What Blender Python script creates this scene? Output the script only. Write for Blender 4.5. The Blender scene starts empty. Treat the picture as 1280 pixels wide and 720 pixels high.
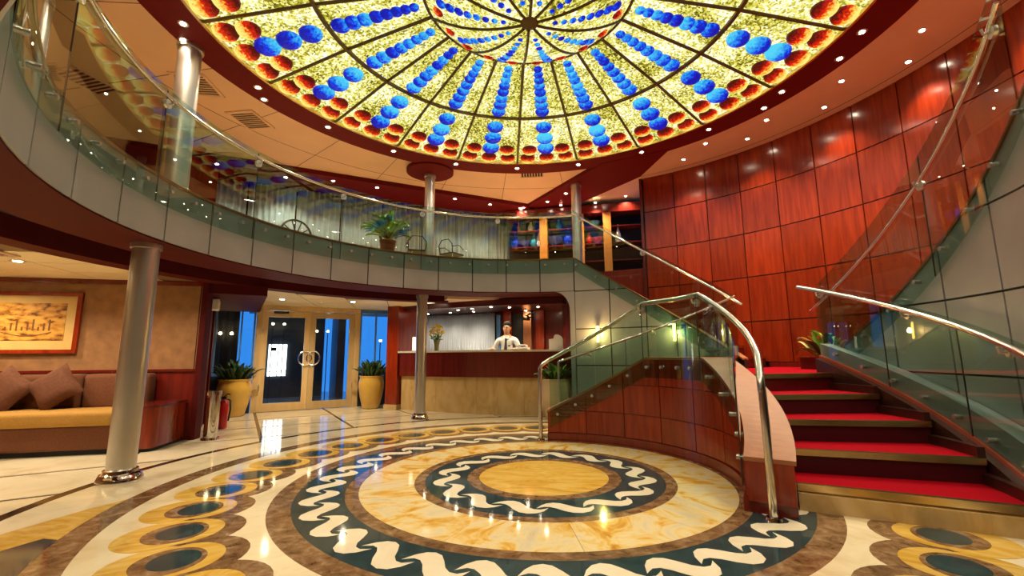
import bpy, bmesh, math, random
from mathutils import Vector, Matrix
random.seed(7)
SC = bpy.context.scene
COL = SC.collection
sin, cos, PI = math.sin, math.cos, math.pi
R_ = math.radians

# ------------------------------------------------------------------ camera
cam_d = bpy.data.cameras.new('camera'); cam = bpy.data.objects.new('camera', cam_d); COL.objects.link(cam)
cam_d.sensor_width = 36; cam_d.lens = 15.69; cam_d.clip_start = 0.02; cam_d.clip_end = 200
fw = Vector((-0.06326, 0.98691, 0.14833)); rt = Vector((0.99785, 0.06507, -0.00735)); up = Vector((0.01691, -0.14754, 0.98891))
M = Matrix((rt, up, -fw)).transposed().to_4x4(); M.translation = Vector((0, -4.4153, 1.125))
cam.matrix_world = M
SC.camera = cam

# ------------------------------------------------------------------ world (dusk sky seen through the doors) and exposure
W = bpy.data.worlds.new('dusk'); SC.world = W; W.use_nodes = True
bg = W.node_tree.nodes['Background']; bg.inputs[0].default_value = (0.035, 0.25, 0.80, 1); bg.inputs[1].default_value = 0.55
SC.view_settings.view_transform = 'Standard'; SC.view_settings.look = 'None'
SC.view_settings.exposure = 1.1; SC.view_settings.gamma = 1; SC.view_settings.use_curve_mapping = False
SPOT = 55.0        # watts of one halogen downlight
DOME = 0.53        # radiance of the backlit stained glass
WARM = (1.0, 0.79, 0.54)

# ------------------------------------------------------------------ materials
MATS = {}
def nodes_of(name):
    m = bpy.data.materials.new(name); m.use_nodes = True
    nt = m.node_tree; b = nt.nodes['Principled BSDF']; MATS[name] = m
    return m, nt, b
def N(nt, t, **kw):
    n = nt.nodes.new(t)
    for k, v in kw.items():
        if k in n.inputs: n.inputs[k].default_value = v
        else: setattr(n, k, v)
    return n
def ramp(nt, fac, stops):
    r = nt.nodes.new('ShaderNodeValToRGB'); nt.links.new(fac, r.inputs[0])
    e = r.color_ramp.elements
    while len(e) > 1: e.remove(e[-1])
    e[0].position = stops[0][0]; e[0].color = (*stops[0][1], 1)
    for p_, c in stops[1:]:
        q = e.new(p_); q.color = (*c, 1)
    return r
def coords(nt, scale, obj=True, rnd=True):
    tc = nt.nodes.new('ShaderNodeTexCoord'); mp = nt.nodes.new('ShaderNodeMapping')
    mp.inputs['Scale'].default_value = scale if isinstance(scale, tuple) else (scale,)*3
    nt.links.new(tc.outputs['Object' if obj else 'Generated'], mp.inputs[0])
    if rnd:
        oi = nt.nodes.new('ShaderNodeObjectInfo'); ml = N(nt, 'ShaderNodeMath', operation='MULTIPLY'); ml.inputs[1].default_value = 37.0
        nt.links.new(oi.outputs['Random'], ml.inputs[0]); nt.links.new(ml.outputs[0], mp.inputs['Location'])
    return mp.outputs[0]
def plain(name, col, rough=.5, metal=0, coat=0, var=.06, scale=8, bump=0, spec=.5):
    m, nt, b = nodes_of(name)
    n = N(nt, 'ShaderNodeTexNoise', Scale=scale, Detail=4.0); nt.links.new(coords(nt, 1.0), n.inputs['Vector'])
    lo = tuple(max(0, c*(1-var)) for c in col); hi = tuple(min(1, c*(1+var)) for c in col)
    r = ramp(nt, n.outputs[0], [(.3, lo), (.7, hi)]); nt.links.new(r.outputs[0], b.inputs['Base Color'])
    b.inputs['Roughness'].default_value = rough; b.inputs['Metallic'].default_value = metal; b.inputs['Specular IOR Level'].default_value = spec; b.inputs['Coat Weight'].default_value = coat
    if bump:
        bp = N(nt, 'ShaderNodeBump', Strength=bump, Distance=.004); nt.links.new(n.outputs[0], bp.inputs['Height']); nt.links.new(bp.outputs[0], b.inputs['Normal'])
    return m
def marble(name, stops, scale=2.2, rough=.07, dist=1.4, stretch=(1, 1, 1), rnd=True):
    m, nt, b = nodes_of(name)
    n = N(nt, 'ShaderNodeTexNoise', Scale=scale, Detail=7.0, Roughness=.62, Distortion=dist)
    nt.links.new(coords(nt, stretch, rnd=rnd), n.inputs['Vector'])
    r = ramp(nt, n.outputs[0], stops); nt.links.new(r.outputs[0], b.inputs['Base Color'])
    b.inputs['Roughness'].default_value = rough; b.inputs['Specular IOR Level'].default_value = .5
    return m
def wood(name, dark, light, rough=.22, scale=(9, 9, .7), coat=.35):
    m, nt, b = nodes_of(name)
    v = coords(nt, scale)
    n = N(nt, 'ShaderNodeTexNoise', Scale=2.0, Detail=6.0, Roughness=.6, Distortion=.5); nt.links.new(v, n.inputs['Vector'])
    r = ramp(nt, n.outputs[0], [(.28, dark), (.72, light)])
    oi = nt.nodes.new('ShaderNodeObjectInfo'); hs = nt.nodes.new('ShaderNodeHueSaturation')
    mr = N(nt, 'ShaderNodeMapRange'); mr.inputs['To Min'].default_value = .82; mr.inputs['To Max'].default_value = 1.2
    nt.links.new(oi.outputs['Random'], mr.inputs[0]); nt.links.new(mr.outputs[0], hs.inputs['Value']); nt.links.new(r.outputs[0], hs.inputs['Color'])
    nt.links.new(hs.outputs[0], b.inputs['Base Color'])
    b.inputs['Roughness'].default_value = rough; b.inputs['Coat Weight'].default_value = coat; b.inputs['Coat Roughness'].default_value = .12
    return m
def emit(name, col, s):
    m, nt, b = nodes_of(name); b.inputs['Base Color'].default_value = (*col, 1)
    b.inputs['Emission Color'].default_value = (*col, 1); b.inputs['Emission Strength'].default_value = s
    return m
def glass(name, tint, refl=1.0, ior=1.5):
    m, nt, b = nodes_of(name); nt.nodes.remove(b)
    out = nt.nodes['Material Output']
    tr = N(nt, 'ShaderNodeBsdfTransparent'); tr.inputs[0].default_value = (*tint, 1)
    gl = N(nt, 'ShaderNodeBsdfGlossy', Roughness=.01); gl.inputs[0].default_value = (.95, 1, .97, 1)
    fr = N(nt, 'ShaderNodeFresnel', IOR=ior); mu = N(nt, 'ShaderNodeMath', operation='MULTIPLY'); mu.inputs[1].default_value = refl; mu.use_clamp = True
    ge = nt.nodes.new('ShaderNodeNewGeometry'); sb = N(nt, 'ShaderNodeMath', operation='SUBTRACT'); sb.inputs[0].default_value = 1.0; nt.links.new(ge.outputs['Backfacing'], sb.inputs[1])
    m0 = N(nt, 'ShaderNodeMath', operation='MULTIPLY'); nt.links.new(fr.outputs[0], m0.inputs[0]); nt.links.new(sb.outputs[0], m0.inputs[1])   # one reflecting face per pane
    nt.links.new(m0.outputs[0], mu.inputs[0])
    mx = nt.nodes.new('ShaderNodeMixShader'); nt.links.new(mu.outputs[0], mx.inputs[0]); nt.links.new(tr.outputs[0], mx.inputs[1]); nt.links.new(gl.outputs[0], mx.inputs[2])
    nt.links.new(mx.outputs[0], out.inputs[0]); return m
def stained(name, stops, scale, s, rad=False, vary=.10):
    """backlit art glass: its own mottled colour gives off the lamp light behind it"""
    m, nt, b = nodes_of(name)
    v = N(nt, 'ShaderNodeTexVoronoi', Scale=scale); nt.links.new(coords(nt, 1.0), v.inputs['Vector'])
    n = N(nt, 'ShaderNodeTexNoise', Scale=scale*.055 if not rad else scale*.5, Detail=3.0); nt.links.new(coords(nt, 1.0), n.inputs['Vector'])
    sx = nt.nodes.new('ShaderNodeSeparateColor'); nt.links.new(v.outputs['Color'], sx.inputs[0])
    a = N(nt, 'ShaderNodeMath', operation='MULTIPLY_ADD'); nt.links.new(n.outputs[0], a.inputs[0]); a.inputs[1].default_value = .9
    m2 = N(nt, 'ShaderNodeMath', operation='MULTIPLY'); m2.inputs[1].default_value = .55
    nt.links.new(sx.outputs[0], m2.inputs[0]); nt.links.new(m2.outputs[0], a.inputs[2])
    fac = a.outputs[0]
    if rad:      # these cabochons are two-coloured: the half towards the rim of the dome is the pale one
        tc = nt.nodes.new('ShaderNodeTexCoord'); sp = nt.nodes.new('ShaderNodeSeparateXYZ'); nt.links.new(tc.outputs['Object'], sp.inputs[0])
        ad = N(nt, 'ShaderNodeMath', operation='MULTIPLY_ADD'); nt.links.new(sp.outputs[0], ad.inputs[0]); ad.inputs[1].default_value = rad
        m3 = N(nt, 'ShaderNodeMath', operation='MULTIPLY_ADD'); nt.links.new(fac, m3.inputs[0]); m3.inputs[1].default_value = .45; m3.inputs[2].default_value = .22
        nt.links.new(m3.outputs[0], ad.inputs[2]); fac = ad.outputs[0]
    oi = nt.nodes.new('ShaderNodeObjectInfo'); ra = N(nt, 'ShaderNodeMath', operation='MULTIPLY_ADD'); ra.inputs[1].default_value = vary; nt.links.new(oi.outputs['Random'], ra.inputs[0])   # no two pieces of the glass alike
    sh = N(nt, 'ShaderNodeMath', operation='SUBTRACT'); nt.links.new(fac, sh.inputs[0]); sh.inputs[1].default_value = vary/2; nt.links.new(sh.outputs[0], ra.inputs[2]); fac = ra.outputs[0]
    r = ramp(nt, fac, stops)
    nt.links.new(r.outputs[0], b.inputs['Emission Color']); b.inputs['Base Color'].default_value = (.02, .02, .02, 1)
    b.inputs['Emission Strength'].default_value = s; b.inputs['Roughness'].default_value = .2; b.inputs['Specular IOR Level'].default_value = .1
    return m

cream_m = marble('cream marble', [(.3, (.62, .52, .33)), (.5, (.76, .68, .48)), (.75, (.82, .75, .57))], 1.6)
yellow_m = marble('honey yellow marble', [(.32, (.46, .22, .03)), (.41, (.64, .38, .06)), (.47, (.70, .52, .20)), (.55, (.72, .62, .36)), (.66, (.60, .55, .42)), (.72, (.66, .46, .14))], 2.2, dist=1.4, stretch=(1, 1.6, 1))
gold_m = marble('ochre marble', [(.25, (.42, .22, .025)), (.45, (.60, .37, .06)), (.7, (.70, .52, .17))], 2.0, dist=2.5, stretch=(1, 2.6, 1))
brown_m = marble('brown emperador marble', [(.30, (.08, .042, .018)), (.5, (.20, .115, .055)), (.62, (.28, .18, .10)), (.75, (.42, .31, .20))], 11, dist=.6)
teal_m = marble('dark green marble', [(.25, (.014, .030, .036)), (.6, (.030, .058, .066)), (.85, (.07, .11, .11))], 4.0, dist=1.5)
ivory_m = marble('ivory marble', [(.3, (.70, .63, .47)), (.7, (.82, .77, .62))], 2.4)
black_m = marble('dark strip marble', [(.3, (.02, .012, .006)), (.7, (.06, .035, .018))], 5)
tan_m = marble('tan marble', [(.3, (.46, .30, .10)), (.55, (.60, .42, .18)), (.8, (.66, .50, .26))], 3.0, rough=.15, stretch=(1, 1, .5))
redwood = wood('red lacquered veneer', (.145, .011, .003), (.29, .030, .005))
redwood2 = wood('deep red veneer', (.09, .006, .004), (.17, .013, .007), rough=.25)
maroon = plain('maroon lacquer', (.07, .004, .005), .28, coat=.3)
strip_red = plain('orange red varnish', (.36, .06, .025), .4)
ring_red = plain('maroon ring paint', (.12, .005, .008), .6, spec=.12)
soffit_red = plain('dark red soffit paint', (.075, .0045, .004), .6, spec=.12)
salmon_w = wood('salmon maple veneer', (.30, .105, .034), (.37, .145, .052), rough=.5, scale=(3, 3, 3), coat=0)
riser_m = plain('dark maroon riser', (.045, .003, .006), .4)
darkwood = plain('dark brown wood', (.035, .010, .006), .35, coat=.2)
carpet = plain('red carpet', (.27, .0015, .008), .95, var=.18, scale=160, bump=.5, spec=.05)
brass = plain('brushed brass', (.72, .55, .28), .22, metal=1, scale=30)
steel = plain('polished steel', (.74, .72, .68), .16, metal=1, scale=3)
satin = plain('satin steel', (.64, .63, .60), .33, metal=.92, scale=3)
bolt_m = plain('nickel bolt', (.50, .50, .48), .25, metal=.8)
chrome = plain('chrome', (.80, .78, .76), .06, metal=1)
panel_m = plain('grey metal cladding', (.42, .43, .45), .38, metal=.25, var=.05, scale=3)
joint_m = plain('black joint', (.012, .012, .012), .6)
ceil_up = plain('salmon ceiling panel', (.70, .48, .36), .6, var=.04, scale=2)
ceil_lo = plain('cream ceiling tile', (.86, .72, .46), .6, var=.04, scale=2)
glass_g = glass('green tinted glass', (.74, .855, .82), 1.3, 1.5)
glass_c = glass('clear door glass', (.90, .95, .96), 1.0)
glass_b = glass('bubble glass', (.97, 1, .97), 1.2)
came = plain('bronze came', (.12, .075, .018), .45, metal=.4)
lamp_on = emit('lit halogen lamp', (1.0, .86, .62), 40)
st_base = stained('mottled amber art glass', [(.34, (.05, .045, .003)), (.50, (.28, .25, .015)), (.62, (.58, .52, .05)), (.76, (.86, .80, .18)), (.92, (1, .97, .55)), (1.0, (1, 1, .85))], 46, DOME)
st_red = stained('red and amber art glass', [(.12, (.08, .002, .001)), (.30, (.34, .005, .002)), (.52, (.85, .020, .004)), (.62, (.95, .36, .02)), (.88, (1, .85, .2))], 55, DOME*.9, rad=4.6)
st_blue = stained('blue art glass', [(.36, (.001, .006, .38)), (.54, (.001, .025, .75)), (.66, (.004, .20, .85)), (1.0, (.08, .65, .92))], 42, DOME*.9, rad=-3.4, vary=.42)
wallpaper = plain('tan damask wallpaper', (.28, .135, .05), .7, var=.22, scale=7)
sofa_tan = plain('mustard upholstery', (.36, .19, .030), .85, var=.10, scale=60, bump=.2)
sofa_brown = plain('rust brown upholstery', (.13, .042, .014), .9, var=.15, scale=60, bump=.2)
pillow_m = plain('rust velvet', (.10, .030, .009), .85, var=.2, scale=30)
white_m = plain('white paint', (.8, .78, .72), .5)
cloth_cur = plain('pale grey curtain', (.60, .67, .76), .8, var=.10, scale=3)
pot_m = plain('yellow glazed clay', (.62, .38, .06), .35, coat=.3, var=.12, scale=4)
pot_b = plain('beige glazed clay', (.52, .40, .22), .4, var=.1, scale=4)
soil = plain('soil', (.03, .018, .01), .95)
leaf_m = plain('dark green leaf', (.035, .10, .02), .4, var=.35, scale=9)
leaf_d = plain('deep green leaf', (.018, .05, .014), .5, var=.35, scale=9)
leaf_b = plain('bright green leaf', (.16, .36, .03), .4, var=.35, scale=9)
leaf_v = plain('cream edged leaf', (.55, .55, .22), .45, var=.3, scale=14)
flower_r = plain('red petal', (.60, .06, .03), .5, var=.25)
flower_y = plain('yellow petal', (.75, .56, .08), .5, var=.2)
door_m = wood('honey painted door', (.60, .41, .16), (.70, .50, .24), rough=.3, scale=(6, 6, 1), coat=.2)
red_paint = plain('red enamel', (.55, .012, .015), .2, coat=.5)
black_p = plain('black plastic', (.015, .015, .015), .4)
skin_m = plain('skin', (.36, .17, .085), .55)
hair_m = plain('black hair', (.012, .009, .007), .9, spec=.1)
shirt_m = plain('white cotton shirt', (.50, .49, .46), .8, bump=.1, scale=20)
trouser_m = plain('black trousers', (.012, .012, .014), .8)
tie_m = plain('black tie', (.018, .015, .014), .6)
gold_f = plain('gilt mat board', (.62, .42, .14), .45)

# ------------------------------------------------------------------ helpers
CX = -0.07
def P(R, az, z=0.0, c=(CX, 0)): a = R_(az); return (c[0]+R*cos(a), c[1]+R*sin(a), z)
def obj(name, vf, mat, parent=None, smooth=False):
    if isinstance(vf, bpy.types.Mesh): me = vf
    else:
        me = bpy.data.meshes.new(name); me.from_pydata([tuple(v) for v in vf[0]], [], vf[1]); me.materials.append(mat)
        bm = bmesh.new(); bm.from_mesh(me); bmesh.ops.recalc_face_normals(bm, faces=bm.faces); bm.to_mesh(me); bm.free()
        if smooth:
            for p_ in me.polygons: p_.use_smooth = True
            if smooth != 'all':
                try: me.set_sharp_from_angle(angle=R_(38))
                except Exception: pass
    o = bpy.data.objects.new(name, me); COL.objects.link(o)
    if parent: o.parent = parent
    return o
def tag(o, label, cat, group=None):
    o['label'] = label; o['category'] = cat
    if group: o['group'] = group
    return o
def struct(o, label=None, cat=None):
    o['kind'] = 'structure'
    if label: o['label'] = label
    if cat: o['category'] = cat
    return o
def empty(name, loc=(0, 0, 0), rz=0):
    o = bpy.data.objects.new(name, None); COL.objects.link(o); o.location = loc; o.rotation_euler = (0, 0, rz); o.empty_display_size = .1
    return o
def copy_tree(o, parent=None):
    c = o.copy(); COL.objects.link(c); c.parent = parent
    for ch in list(o.children): copy_tree(ch, c)
    return c
def join(*vfs):
    V, F = [], []
    for v, f in vfs:
        k = len(V); V += list(v); F += [tuple(i+k for i in q) for q in f]
    return V, F
def arc(R0, R1, a0, a1, zb, zt, n=None, c=(CX, 0)):
    """solid ring sector; zb and zt may be functions of the azimuth"""
    n = n or max(1, int(math.ceil(abs(a1-a0)/3.0)))
    fb = zb if callable(zb) else (lambda a: zb); ft = zt if callable(zt) else (lambda a: zt)
    V, F = [], []
    for i in range(n+1):
        a = a0+(a1-a0)*i/n
        V += [P(R0, a, fb(a), c), P(R1, a, fb(a), c), P(R1, a, ft(a), c), P(R0, a, ft(a), c)]
    for i in range(n):
        k = i*4
        for j in range(4): F.append((k+j, k+(j+1) % 4, k+4+(j+1) % 4, k+4+j))
    F += [(0, 1, 2, 3), (n*4+3, n*4+2, n*4+1, n*4)]
    return V, F
def ring(R0, R1, z0, z1, n=96, c=(CX, 0)):
    V, F = [], []
    for i in range(n):
        a = 360*i/n; V += [P(R0, a, z0, c), P(R1, a, z0, c), P(R1, a, z1, c), P(R0, a, z1, c)]
    for i in range(n):
        k = i*4; l = ((i+1) % n)*4
        for j in range(4): F.append((k+j, k+(j+1) % 4, l+(j+1) % 4, l+j))
    return V, F
def box(x0, x1, y0, y1, z0, z1):
    V = [(x, y, z) for z in (z0, z1) for x, y in ((x0, y0), (x1, y0), (x1, y1), (x0, y1))]
    return V, [(3, 2, 1, 0), (4, 5, 6, 7), (0, 1, 5, 4), (1, 2, 6, 5), (2, 3, 7, 6), (3, 0, 4, 7)]
def bevel_box(x0, x1, y0, y1, z0, z1, r=.03, seg=3, puff=0):
    bm = bmesh.new(); bmesh.ops.create_cube(bm, size=1)
    for v in bm.verts: v.co = Vector(((x0+x1)/2+v.co.x*(x1-x0), (y0+y1)/2+v.co.y*(y1-y0), (z0+z1)/2+v.co.z*(z1-z0)))
    bmesh.ops.bevel(bm, geom=bm.edges[:], offset=r, segments=seg, profile=.6, affect='EDGES')
    bm.verts.ensure_lookup_table(); V = [v.co[:] for v in bm.verts]; bm.verts.index_update(); F = [tuple(v.index for v in f.verts) for f in bm.faces]; bm.free()
    return V, F
def prism(poly, z0, z1):
    n = len(poly); V = [(x, y, z0) for x, y in poly]+[(x, y, z1) for x, y in poly]
    return V, [tuple(range(n-1, -1, -1)), tuple(range(n, 2*n))]+[(i, (i+1) % n, n+(i+1) % n, n+i) for i in range(n)]
def lathe(prof, seg=24, at=(0, 0, 0)):
    V, F = [], []; m = len(prof)
    for i in range(seg):
        a = 2*PI*i/seg
        for r, z in prof: V.append((at[0]+r*cos(a), at[1]+r*sin(a), at[2]+z))
    for i in range(seg):
        k = i*m; l = ((i+1) % seg)*m
        for j in range(m-1): F.append((k+j, l+j, l+j+1, k+j+1))
    F.append(tuple(i*m for i in range(seg))); F.append(tuple(i*m+m-1 for i in range(seg-1, -1, -1)))
    return V, F
def tube(path, r, seg=10):
    V, F = [], []; n = len(path); pts = [Vector(p_) for p_ in path]
    rr = r if isinstance(r, (list, tuple)) else [r]*n
    t0 = (pts[1]-pts[0]).normalized(); ref = Vector((0, 0, 1)) if abs(t0.z) < .9 else Vector((1, 0, 0)); u = t0.cross(ref).normalized()
    for i in range(n):
        t = ((pts[min(i+1, n-1)]-pts[i]).normalized()+(pts[i]-pts[max(i-1, 0)]).normalized())
        t = t.normalized() if t.length > 1e-6 else t0
        u = (u-t*u.dot(t)).normalized(); w = t.cross(u)
        for j in range(seg):
            a = 2*PI*j/seg; V.append(tuple(pts[i]+(u*cos(a)+w*sin(a))*rr[i]))
    for i in range(n-1):
        for j in range(seg): F.append((i*seg+j, i*seg+(j+1) % seg, (i+1)*seg+(j+1) % seg, (i+1)*seg+j))
    F += [tuple(range(seg-1, -1, -1)), tuple(range((n-1)*seg, n*seg))]
    return V, F
def disc_dir(c, d, r, h, seg=14):
    d = Vector(d).normalized(); c = Vector(c); return tube([tuple(c-d*h/2), tuple(c+d*h/2)], r, seg)
def frame_xy(A, e):
    """local frame on a wall: x along the wall, y away from the viewer's side, z up"""
    return Matrix(((e[0], -e[1], 0, A[0]), (e[1], e[0], 0, A[1]), (0, 0, 1, 0), (0, 0, 0, 1)))
def place(o, A, e, z=0):
    m = frame_xy(A, e); m[2][3] = z; o.matrix_world = m; return o
def mirror(az): return 55.0-az

def downlight(loc, label, group, power=SPOT, r=.032, size=125, color=WARM, light=True):
    o = empty('downlight', loc)
    obj('trim_ring', lathe([(r*.8, -.002), (r*1.35, -.006), (r*1.5, .0), (r*.8, .0)], 14), satin, o, True)
    obj('lamp', lathe([(.001, -.004), (r*.78, -.004), (r*.78, .0), (.001, .0)], 14), lamp_on, o)
    if light:
        l = bpy.data.lights.new('halogen', 'SPOT'); l.energy = power; l.color = color; l.spot_size = R_(size); l.spot_blend = .8; l.shadow_soft_size = .03
        lo = bpy.data.objects.new('halogen', l); COL.objects.link(lo); lo.parent = o; lo.location = (0, 0, -.02)
    tag(o, label, 'downlight', group); return o

# ================================================================== STRUCTURE: floor with its inlay
floor = struct(obj('floor', prism([(-10, -8.5), (8, -8.5), (8, 10), (-10, 10)], -.3, -.006), black_m))
FC = (0, 0)
bounds = [(0, .6, gold_m, 'centre_disc'), (.6, .71, brown_m, 'brown_ring'), (.71, 1.091, teal_m, 'green_ring'), (1.091, 1.184, brown_m, 'brown_ring'),
          (1.644, 1.751, brown_m, 'brown_ring'), (1.751, 2.132, teal_m, 'green_ring'), (2.132, 2.291, brown_m, 'brown_ring'),
          (2.291, 3.25, cream_m, 'cream_ring'), (3.25, 3.44, brown_m, 'brown_ring'), (3.44, 4.02, cream_m, 'cream_ring'), (4.02, 4.12, black_m, 'dark_ring')]
for r0, r1, m, nm in bounds:
    if r0 == 0: obj(nm, lathe([(.001, -.005), (r1, -.005), (r1, .001), (.001, .001)], 72), m, floor)
    else: obj(nm, ring(r0, r1, -.005, .001, 144, FC), m, floor)
me = None
for k in range(12):     # honey marble wedges between the two wave rings
    o = obj('marble_wedge', arc(1.1845, 1.6435, .06, 29.94, -.005, .001, 12, FC) if me is None else me, yellow_m, floor); me = o.data; o.rotation_euler.z = R_(30*k+8)
def wave(Rm, half, step):
    up_ = [(-.68, .02), (-.58, -.32), (-.44, -.54), (-.26, -.62), (-.08, -.54), (.08, -.30), (.22, -.02), (.36, .14), (.50, .16), (.61, .06)]
    pts = up_+[(-u, -v) for u, v in up_]
    poly = [(Rm+v*half, u*step*.92) for u, v in pts]
    poly = [(r*cos(R_(a)), r*sin(R_(a))) for r, a in poly]
    return prism(poly, .0005, .0016)
me = None
for k in range(16):
    o = obj('wave_inlay', wave(.90, .20, 22.5) if me is None else me, ivory_m, floor); me = o.data; o.rotation_euler.z = R_(-102+22.5*k)
me = None
for k in range(36):
    o = obj('wave_inlay', wave(1.94, .24, 10) if me is None else me, ivory_m, floor); me = o.data; o.rotation_euler.z = R_(-158+10*k)
def ell(Rc, hr, ht, z, rot=0, n=28):
    poly = []
    for i in range(n):
        a = 2*PI*i/n; x = hr*cos(a); y = ht*sin(a); poly.append((Rc+x*cos(rot)-y*sin(rot), x*sin(rot)+y*cos(rot)))
    return prism(poly, .0008, z)
layers = [('brown_loop', 2.69, .285, .30, brown_m, .0016), ('yellow_loop', 2.88, .245, .26, gold_m, .0024), ('yellow_loop', 2.735, .205, .222, gold_m, .0032),
          ('brown_loop', 2.80, .18, .188, brown_m, .0040), ('green_eye', 2.775, .128, .135, teal_m, .0048)]
for nm, Rc, hr, ht, m, z in layers:
    ms = [None, None]
    for k in range(36):
        q = k % 2
        o = obj(nm, ell(Rc, hr, ht, z+.0003*q, R_(-14)) if ms[q] is None else ms[q], m, floor); ms[q] = o.data; o.rotation_euler.z = R_(-138.2+10*k)
# pointed spandrel inlays outside the brown band, at the near left
arcp = [(3.44*cos(R_(a)), 3.44*sin(R_(a))) for a in range(-130, -167, -3)]
obj('yellow_spandrel', prism([(-3.42, -1.05), (-3.51, -1.57), (-3.62, -2.1), (-3.60, -2.9), (-2.9, -3.3), (-2.3, -2.95)]+arcp, .0008, .0018), gold_m, floor)
arcp = [(3.44*cos(R_(a)), 3.44*sin(R_(a))) for a in range(-143, -155, -3)]
obj('green_spandrel', prism([(-3.15, -1.60), (-3.22, -1.84), (-3.20, -2.05), (-3.02, -2.10)]+arcp, .0008, .0028), teal_m, floor)
# hall slabs laid square to the entrance doors
DE = (.8216, .5701); D0 = (-5.845, 4.578)
mats_slab = cream_m; me = None
slab = empty('hall_paving'); slab.parent = floor
for i in range(-8, 9):
    for j in range(-12, 3):
        x = i*1.3; y = j*1.05-.12
        wx = D0[0]+DE[0]*(x+.65)-DE[1]*(y+.5); wy = D0[1]+DE[1]*(x+.65)+DE[0]*(y+.5)
        if math.hypot(wx, wy) < 3.6 or wx > 4 or math.hypot(wx, wy) > 9.5: continue
        o = obj('marble_slab', box(.025, 1.275, .025, 1.025, -.012, 0) if me is None else me, cream_m, slab); me = o.data
        o.matrix_local = frame_xy((D0[0]+DE[0]*x-DE[1]*y, D0[1]+DE[1]*x+DE[0]*y), DE)

# ================================================================== balcony slab, fascia, lower soffit and ceiling
A0, A1 = 79.2, 332.5            # the balcony runs from the top of the left flight round behind the camera
balc = struct(obj('ceiling', arc(3.66, 9.0, A0, 360-24.2, 2.50, 2.85, 80), maroon), None)
obj('bounce_paving', arc(3.70, 8.6, A0, 335.8, 2.85, 2.856, 80), tan_m, balc)  # pale floor layer added to bounce light up to the ceiling
obj('edge_trim', arc(3.60, 3.70, A0, 335.8, 2.835, 2.862, 80), salmon_w, balc)
obj('soffit_band', arc(3.63, 4.25, A0-1, 335.8, 2.24, 2.30, 80), soffit_red, balc)
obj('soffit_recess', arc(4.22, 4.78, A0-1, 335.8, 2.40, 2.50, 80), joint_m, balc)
obj('soffit_lip', arc(4.75, 5.02, 112, 335.8, 2.19, 2.50, 80), soffit_red, balc)
obj('fascia_back', arc(3.64, 3.66, A0, 335.8, 2.25, 2.84, 80), joint_m, balc)
ms = None
st = 9.744
for k in range(26):
    o = obj('fascia_panel', arc(3.615, 3.64, .15, st-.15, 2.255, 2.835, 4, (0, 0)) if ms is None else ms, panel_m, balc, 'x'); ms = o.data
    o.location = (CX, 0, 0); o.rotation_euler.z = R_(A0+st*k)
# lower ceiling: tiles on a dark grid
struct(obj('ceiling.001', arc(5.02, 9.0, 112, 335.8, 2.212, 2.30, 60), plain('ceiling grid', (.20, .13, .06), .6)))
lowc = bpy.data.objects['ceiling.001']; me = None
SE = (.957, .29); SA = (-6.09, 1.33)
for i in range(-5, 8):
    for j in range(-9, 8):
        cx_ = SA[0]+SE[0]*(i*.75+.37)-SE[1]*(j*.6+.3); cy_ = SA[1]+SE[1]*(i*.75+.37)+SE[0]*(j*.6+.3)
        r = math.hypot(cx_-CX, cy_); a = math.degrees(math.atan2(cy_, cx_-CX)) % 360
        if r < 5.12 or r > 8.3 or not 116 < a < 250: continue
        o = obj('ceiling_tile', box(.009, .741, .009, .591, 2.203, 2.214) if me is None else me, ceil_lo, lowc); me = o.data
        o.matrix_local = frame_xy((SA[0]+SE[0]*i*.75-SE[1]*j*.6, SA[1]+SE[1]*i*.75+SE[0]*j*.6), SE)

# ================================================================== upper ceiling, ring soffit
upc = struct(obj('ceiling.002', ring(3.9, 9.2, 4.73, 4.9, 96), ceil_up))
obj('ring_soffit', ring(3.515, 3.97, 4.665, 4.9, 120), ring_red, upc, 'x')
obj('ring_edge', ring(3.50, 3.53, 4.655, 4.76, 120), brass, upc)
obj('rear_bulkhead', prism([(-7.4, 1.85), (-.26, 5.93), (.3, 7.2), (-.6, 8.3), (-8.2, 4.0)], 4.64, 4.74), ring_red, upc)
obj('cross_beam', prism([(1.2, 3.6), (2.3, 3.1), (2.05, 4.3), (.55, 6.4), (-.30, 5.98)], 4.658, 4.74), ring_red, upc)
for k in range(18):      # plaster panel joints in the salmon ceiling
    obj('ceiling_joint', arc(4.0, 8.2, 83+15*k, 83.12+15*k, 4.728, 4.735, 1), darkwood, upc)
obj('ceiling_joint', ring(4.95, 4.96, 4.728, 4.735, 96), darkwood, upc)

obj('shop_floor', arc(5.30, 9.0, 60, 79.2, 2.5, 2.85, 8), maroon, balc)
obj('shop_floor_edge', arc(5.12, 5.30, 64.5, 79.9, 2.2, 2.85, 8), redwood2, balc)
# ================================================================== outer walls that close the hall
struct(obj('wall_back', arc(8.7, 8.85, 176, 340, 0, 2.25, 60), wallpaper))
struct(obj('wall_shop_back', arc(8.6, 8.75, 58, 98, 0, 4.75, 20), redwood2))
struct(obj('wall_understair', arc(5.14, 5.28, 64.9, 84, 0, 2.5, 10), redwood2))
struct(obj('wall_upper', arc(8.6, 8.75, 98, 340, 2.85, 4.75, 60), redwood2))

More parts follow.
